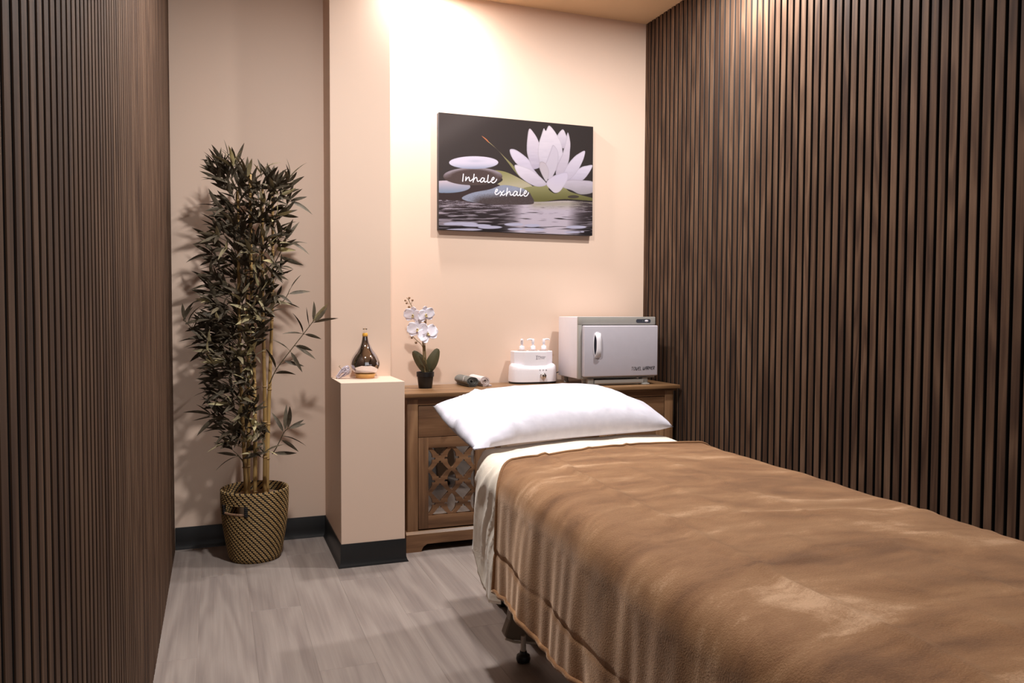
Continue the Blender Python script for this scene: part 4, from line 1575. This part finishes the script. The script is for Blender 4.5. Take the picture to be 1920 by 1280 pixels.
for sx in (0, 1):
    for yb2 in (-0.03, -BLEN + 0.22):
        x0 = 0.155 if sx == 0 else BWID - 0.155
        sgn = 1 if sx == 0 else -1
        lg = MB()
        # flared plate leg, wider towards the floor
        poly = [(-0.055, 0.075), (-0.062, 0.090), (-0.045, 0.135), (0.0, HZ - 0.15), (0.12, HZ - 0.15), (0.085, 0.2), (0.070, 0.060), (0.055, 0.052)]
        poly = [(x0 + sgn * a, c) for a, c in poly]
        lg.prism(poly, 1, yb2 - 0.02, yb2 + 0.02)
        leg = lg.build('leg', M_LEG, MT)
        bv = leg.modifiers.new('bevel', 'BEVEL')
        bv.width = 0.004
        bv.segments = 2
        ed = MB().tube([(x0 - sgn * 0.060, yb2 - 0.022, 0.080), (x0 - sgn * 0.030, yb2 - 0.022, 0.066), (x0 + sgn * 0.058, yb2 - 0.022, 0.050)], 0.0045, 8)
        ed.tube([(x0 - sgn * 0.002, yb2 - 0.026, 0.036), (x0 - sgn * 0.002, yb2 - 0.026, 0.085)], 0.0085, 12)
        ed.build('caster_stem', M_LEGW, leg, 60)
        cs = MB().lathe([(0.012, 0), (0.021, 0.003), (0.023, 0.012), (0.021, 0.022), (0.012, 0.028), (0.011, 0.036)], 24, (x0 - sgn * 0.002, yb2 - 0.026, 0))
        cs.build('caster', M_BLACK, leg, 40)
bmx = MB().tube([(0.235, 0.0, 0.13), (0.235, -BLEN + 0.2, 0.13)], 0.022, 12)
bmx.build('lower_rail', M_LEGW, MT, 60)
ft = MB().box((0.215, 0.0, 0.028), (0.275, 0.44, 0.06), 0.006)
ft.build('base_beam', M_BLACK, MT, 40)
MB().box((0.21, 0.40, 0), (0.29, 0.47, 0.045), 0.012, 3).build('base_foot', M_BLACK, MT, 40)


def cloth(name, mats, label, cat, top, off, drop_l, drop_r, v_edge, vlen, nu, nv, disp, thick, rad=0.075):
    """a cloth over the table: profile across, length along -y"""
    T = bedthing(name, label, cat)
    xl, xr = -off, BWID + off
    # profile samples (x, z, nx, nz, hang, s)
    segs = []
    nh = int(nu * 0.27)
    na = int(nu * 0.09)
    nt = nu - 2 * nh - 2 * na
    zc = top - rad
    for i in range(nh):
        t = i / nh
        segs.append((xl, None, -1, 0, 1 - t, t, 'L'))
    for i in range(na):
        a = PI - (PI / 2) * i / na
        segs.append((xl + rad + rad * math.cos(a), zc + rad * math.sin(a), math.cos(a), math.sin(a), 0, 0, 'A'))
    for i in range(nt):
        t = i / (nt - 1)
        segs.append((xl + rad + (xr - xl - 2 * rad) * t, top + 0.012 * math.sin(PI * t) ** 0.8, 0, 1, 0, 0, 'T'))
    for i in range(1, na + 1):
        a = PI / 2 - (PI / 2) * i / na
        segs.append((xr - rad + rad * math.cos(a), zc + rad * math.sin(a), math.cos(a), math.sin(a), 0, 0, 'A'))
    for i in range(1, nh + 1):
        t = i / nh
        segs.append((xr, None, 1, 0, t, t, 'R'))
    n_u = len(segs)
    mb = MB()

    def fn(i, j):
        x, z, nx, nz, hang, t, kind = segs[i]
        fx = min(1, max(0, (x - xl) / (xr - xl)))
        v = v_edge(fx) + (vlen - v_edge(fx)) * j / (nv - 1)
        if kind == 'L':
            zb = drop_l(v)
            z = zb + (zc - zb) * t
        elif kind == 'R':
            zb = drop_r(v)
            z = zc + (zb - zc) * t
        d = disp(x, v, z, hang, fx)
        return (x + nx * d, -v, z + nz * d)
    mb.grid(n_u, nv, fn)
    # no cloth closer to the table than its pad
    o_ = mb.build(mats[1], mats[0], T, 180)
    so = o_.modifiers.new('solid', 'SOLIDIFY')
    so.thickness = thick
    so.offset = -1
    return T, mb, n_u, nv


def nz_(x, y, z, s):
    return mnoise.noise(Vector((x * s, y * s, z * s)))


def sheet_disp(x, v, z, hang, fx):
    d = 0.004 * nz_(x, v, 0.3, 9)
    if fx < 0.25:
        # pulled diagonal creases at the head corner
        k = (1 - fx / 0.25)
        q = v * 1.0 + (HZ - z) * 0.55 + 0.5 * nz_(x, v, z, 5) * 0.12
        d += k * (1 - 0.55 * hang) * 0.009 * (1 - abs(math.sin(q * 46 + 1.5 * nz_(v, z, 3.0, 7)))) ** 2.2
        d += k * 0.010 * nz_(v * 1.5, z * 0.7, 1.7, 8)
    d += hang * (0.006 * math.sin(v * 23 + 0.8) + 0.006 * nz_(v, 0, z, 6)) + hang * 0.004
    k = min(1, max(0, (v - (0.227 - 0.142 * fx + 0.098 * max(0, 1 - fx / 0.10) ** 1.5)) / 0.03))
    return max(d, -0.006) * (1 - k) - 0.004 * k


def sheet_drop(v):
    if v > 0.35:
        return 0.46
    return 0.300 + 0.010 * math.sin(v * 19 + 0.4) + 0.05 * max(0, 0.15 - v) / 0.05


cloth('bed_sheet', (M_SHEET, 'sheet_cloth'), 'cream sheet hanging over the side at head of massage table', 'sheet', HZ + 0.016, 0.012,
      sheet_drop, lambda v: 0.42, lambda fx: 0.005 - 0.165 * fx + 0.075 * max(0, 1 - fx / 0.09) ** 1.5, BLEN - 0.02, 130, 190, sheet_disp, 0.003)


def crease(a, w):
    return math.exp(-(a / w) ** 2)


def bl_disp(x, v, z, hang, fx):
    d = 0.004 * nz_(x * 1.2, v, 0.0, 6) + 0.0025 * nz_(x, v, 2.0, 15)
    x_w = x + 0.010 * nz_(0.3, v, 0, 4)
    if hang == 0:
        d += 0.0095 * crease(x_w - 0.150, 0.0075) + 0.006 * crease(x_w - 0.44, 0.009) * (0.5 + 0.5 * nz_(0, v, 4, 3)) + 0.003 * crease(x_w - 0.30, 0.008)
        d += (0.003 * crease(v - 0.98 - 0.1 * x, 0.012) + 0.003 * crease(v - 1.32 + 0.15 * x, 0.014)) * min(1, max(0, (x - 0.08) / 0.12))
    else:
        d -= 0.0036 * crease(z - 0.455 - 0.010 * nz_(v, 0, 0, 7), 0.007) * min(1, max(0.15, 0.75 + 0.9 * nz_(v, 3, 0, 5)))
        d += hang * (0.005 * math.sin(v * 24 + 2.0 * nz_(v, 0, 5, 3)) + 0.003 * math.sin(v * 61 + 1.3) * (0.5 + nz_(v, 1, 1, 6)) + 0.010 * nz_(v, 0, 9, 4))
        d += 0.0012 * math.sin(v * 95 + 3 * nz_(v, z, 0, 5)) * (0.4 + hang)
        d += 0.014 * hang
    return max(d, -0.003)


def bl_drop(v):
    return 0.366 + 0.009 * math.sin(v * 13 + 1.0) - 0.012 * crease(v - 0.42, 0.12)


BT, bmb, bnu, bnv = cloth('plush_blanket', (M_PLUSH, 'blanket_cloth'), 'brown plush blanket spread over the massage table with soft brushed patches', 'blanket', HZ + 0.032, 0.026,
                          bl_drop, lambda v: 0.31, lambda fx: 0.262 - 0.142 * fx + 0.098 * max(0, 1 - fx / 0.10) ** 1.5, BLEN + 0.0, 190, 260, bl_disp, 0.010, 0.085)
# rolled hem along the head edge and the hanging edge
hm = MB()
hm.tube([bmb.v[0 + j * bnu] for j in range(0, bnv, 2)], 0.0062, 8)
hm.tube([bmb.v[i] for i in range(0, bnu)], 0.0052, 8)
hm.build('hem', M_PLUSH, BT, 180)

# pillow
PLW = bedthing('pillow', 'plump white cotton pillow at the head of the massage table', 'pillow')
inv = bedm.inverted()
pc = {k: inv @ Vector(p_) for k, p_ in dict(FL=(0.732, 2.280, 0.688), FR=(1.556, 2.405, 0.702), BL=(0.712, 2.70, 0.775), BR=(1.50, 2.86, 0.765)).items()}


def pillow_surf(sgn):
    NU, NV = 72, 48

    def fn(i, j):
        s_ = -1 + 2 * i / (NU - 1)
        t_ = -1 + 2 * j / (NV - 1)
        sq, tq = s_ * math.sqrt(1 - 0.19 * t_ * t_ * (0.5 + 0.5 * s_)), t_ * math.sqrt(1 - 0.13 * s_ * s_ * (0.5 + 0.5 * s_))
        a, c = (sq + 1) / 2, (tq + 1) / 2
        p_ = pc['FL'] * ((1 - a) * (1 - c)) + pc['FR'] * (a * (1 - c)) + pc['BL'] * ((1 - a) * c) + pc['BR'] * (a * c)
        # edges bow inwards between the corners
        pin = 0.030
        bu = (pc['FR'] - pc['FL']).normalized()
        bv_ = (pc['BL'] - pc['FL']).normalized()
        p_ = p_ - bv_ * (t_ * (1 - s_ * s_) * pin * abs(t_)) - bu * (s_ * (1 - t_ * t_) * (0.020 if s_ > 0 else -0.012) * abs(s_))
        # fullness, with the empty case end on the left
        es = s_
        full_s = max(0.0, 1 - abs(es) ** 3.2)
        if s_ < -0.55:
            full_s *= 0.55 + 0.45 * ((s_ + 1) / 0.45)
        full = (full_s ** 0.60) * (max(0.0, 1 - abs(t_) ** 3.2) ** 0.50)
        hgt_ = 0.098 if sgn > 0 else -0.048
        z_ = full * hgt_
        wr = 0.0
        if sgn > 0:
            wr += 0.026 * max(0, -s_ - 0.30) * (1 - abs(math.sin(3.1 * t_ + 2.6 * s_ + 1.2 * nz_(s_, t_, 0, 1.3)))) ** 3 * (1 - t_ ** 4)
            wr += 0.007 * (1 - abs(t_) ** 6) * abs(s_) ** 1.5 * nz_(s_ * 2, t_ * 1.2, 1, 2.6)
            wr += 0.012 * max(0, -t_) * (1 - abs(math.sin(11 * s_ + 3 * t_ + 3 * nz_(s_, t_, 5, 1.6)))) ** 2 * (1 - t_ * t_)
            wr += 0.009 * crease(s_ + 0.66 + 0.04 * t_, 0.03)
            wr += 0.003 * (1 - abs(math.sin(6 * s_ - 4 * t_ + 3 * nz_(s_, t_, 8, 1.8)))) ** 3 * (1 - t_ * t_)
        q = p_ + Vector((0, 0, z_ + wr * (1 if full > 0.02 else full / 0.02)))
        if sgn < 0:
            wpt = bedm @ q
            q.z = max(q.z, HZ + 0.040)
        return q
    mb = MB()
    mb.grid(NU, NV, fn)
    return mb


pt, pbm = pillow_surf(1), pillow_surf(-1)
pm = MB()
pm.v = pt.v + pbm.v
nvt = len(pt.v)
pm.f = pt.f + [tuple(nvt + i for i in reversed(f_)) for f_ in pbm.f]
pm.mi = [0] * len(pm.f)
pme = pm.mesh('pillowcase', M_COTTON, 180)
bmm = bmesh.new()
bmm.from_mesh(pme)
bmesh.ops.remove_doubles(bmm, verts=bmm.verts, dist=0.0015)
bmesh.ops.recalc_face_normals(bmm, faces=bmm.faces)
bmm.to_mesh(pme)
bmm.free()
pme.polygons.foreach_set('use_smooth', [True] * len(pme.polygons))
link('pillowcase', pme, PLW)
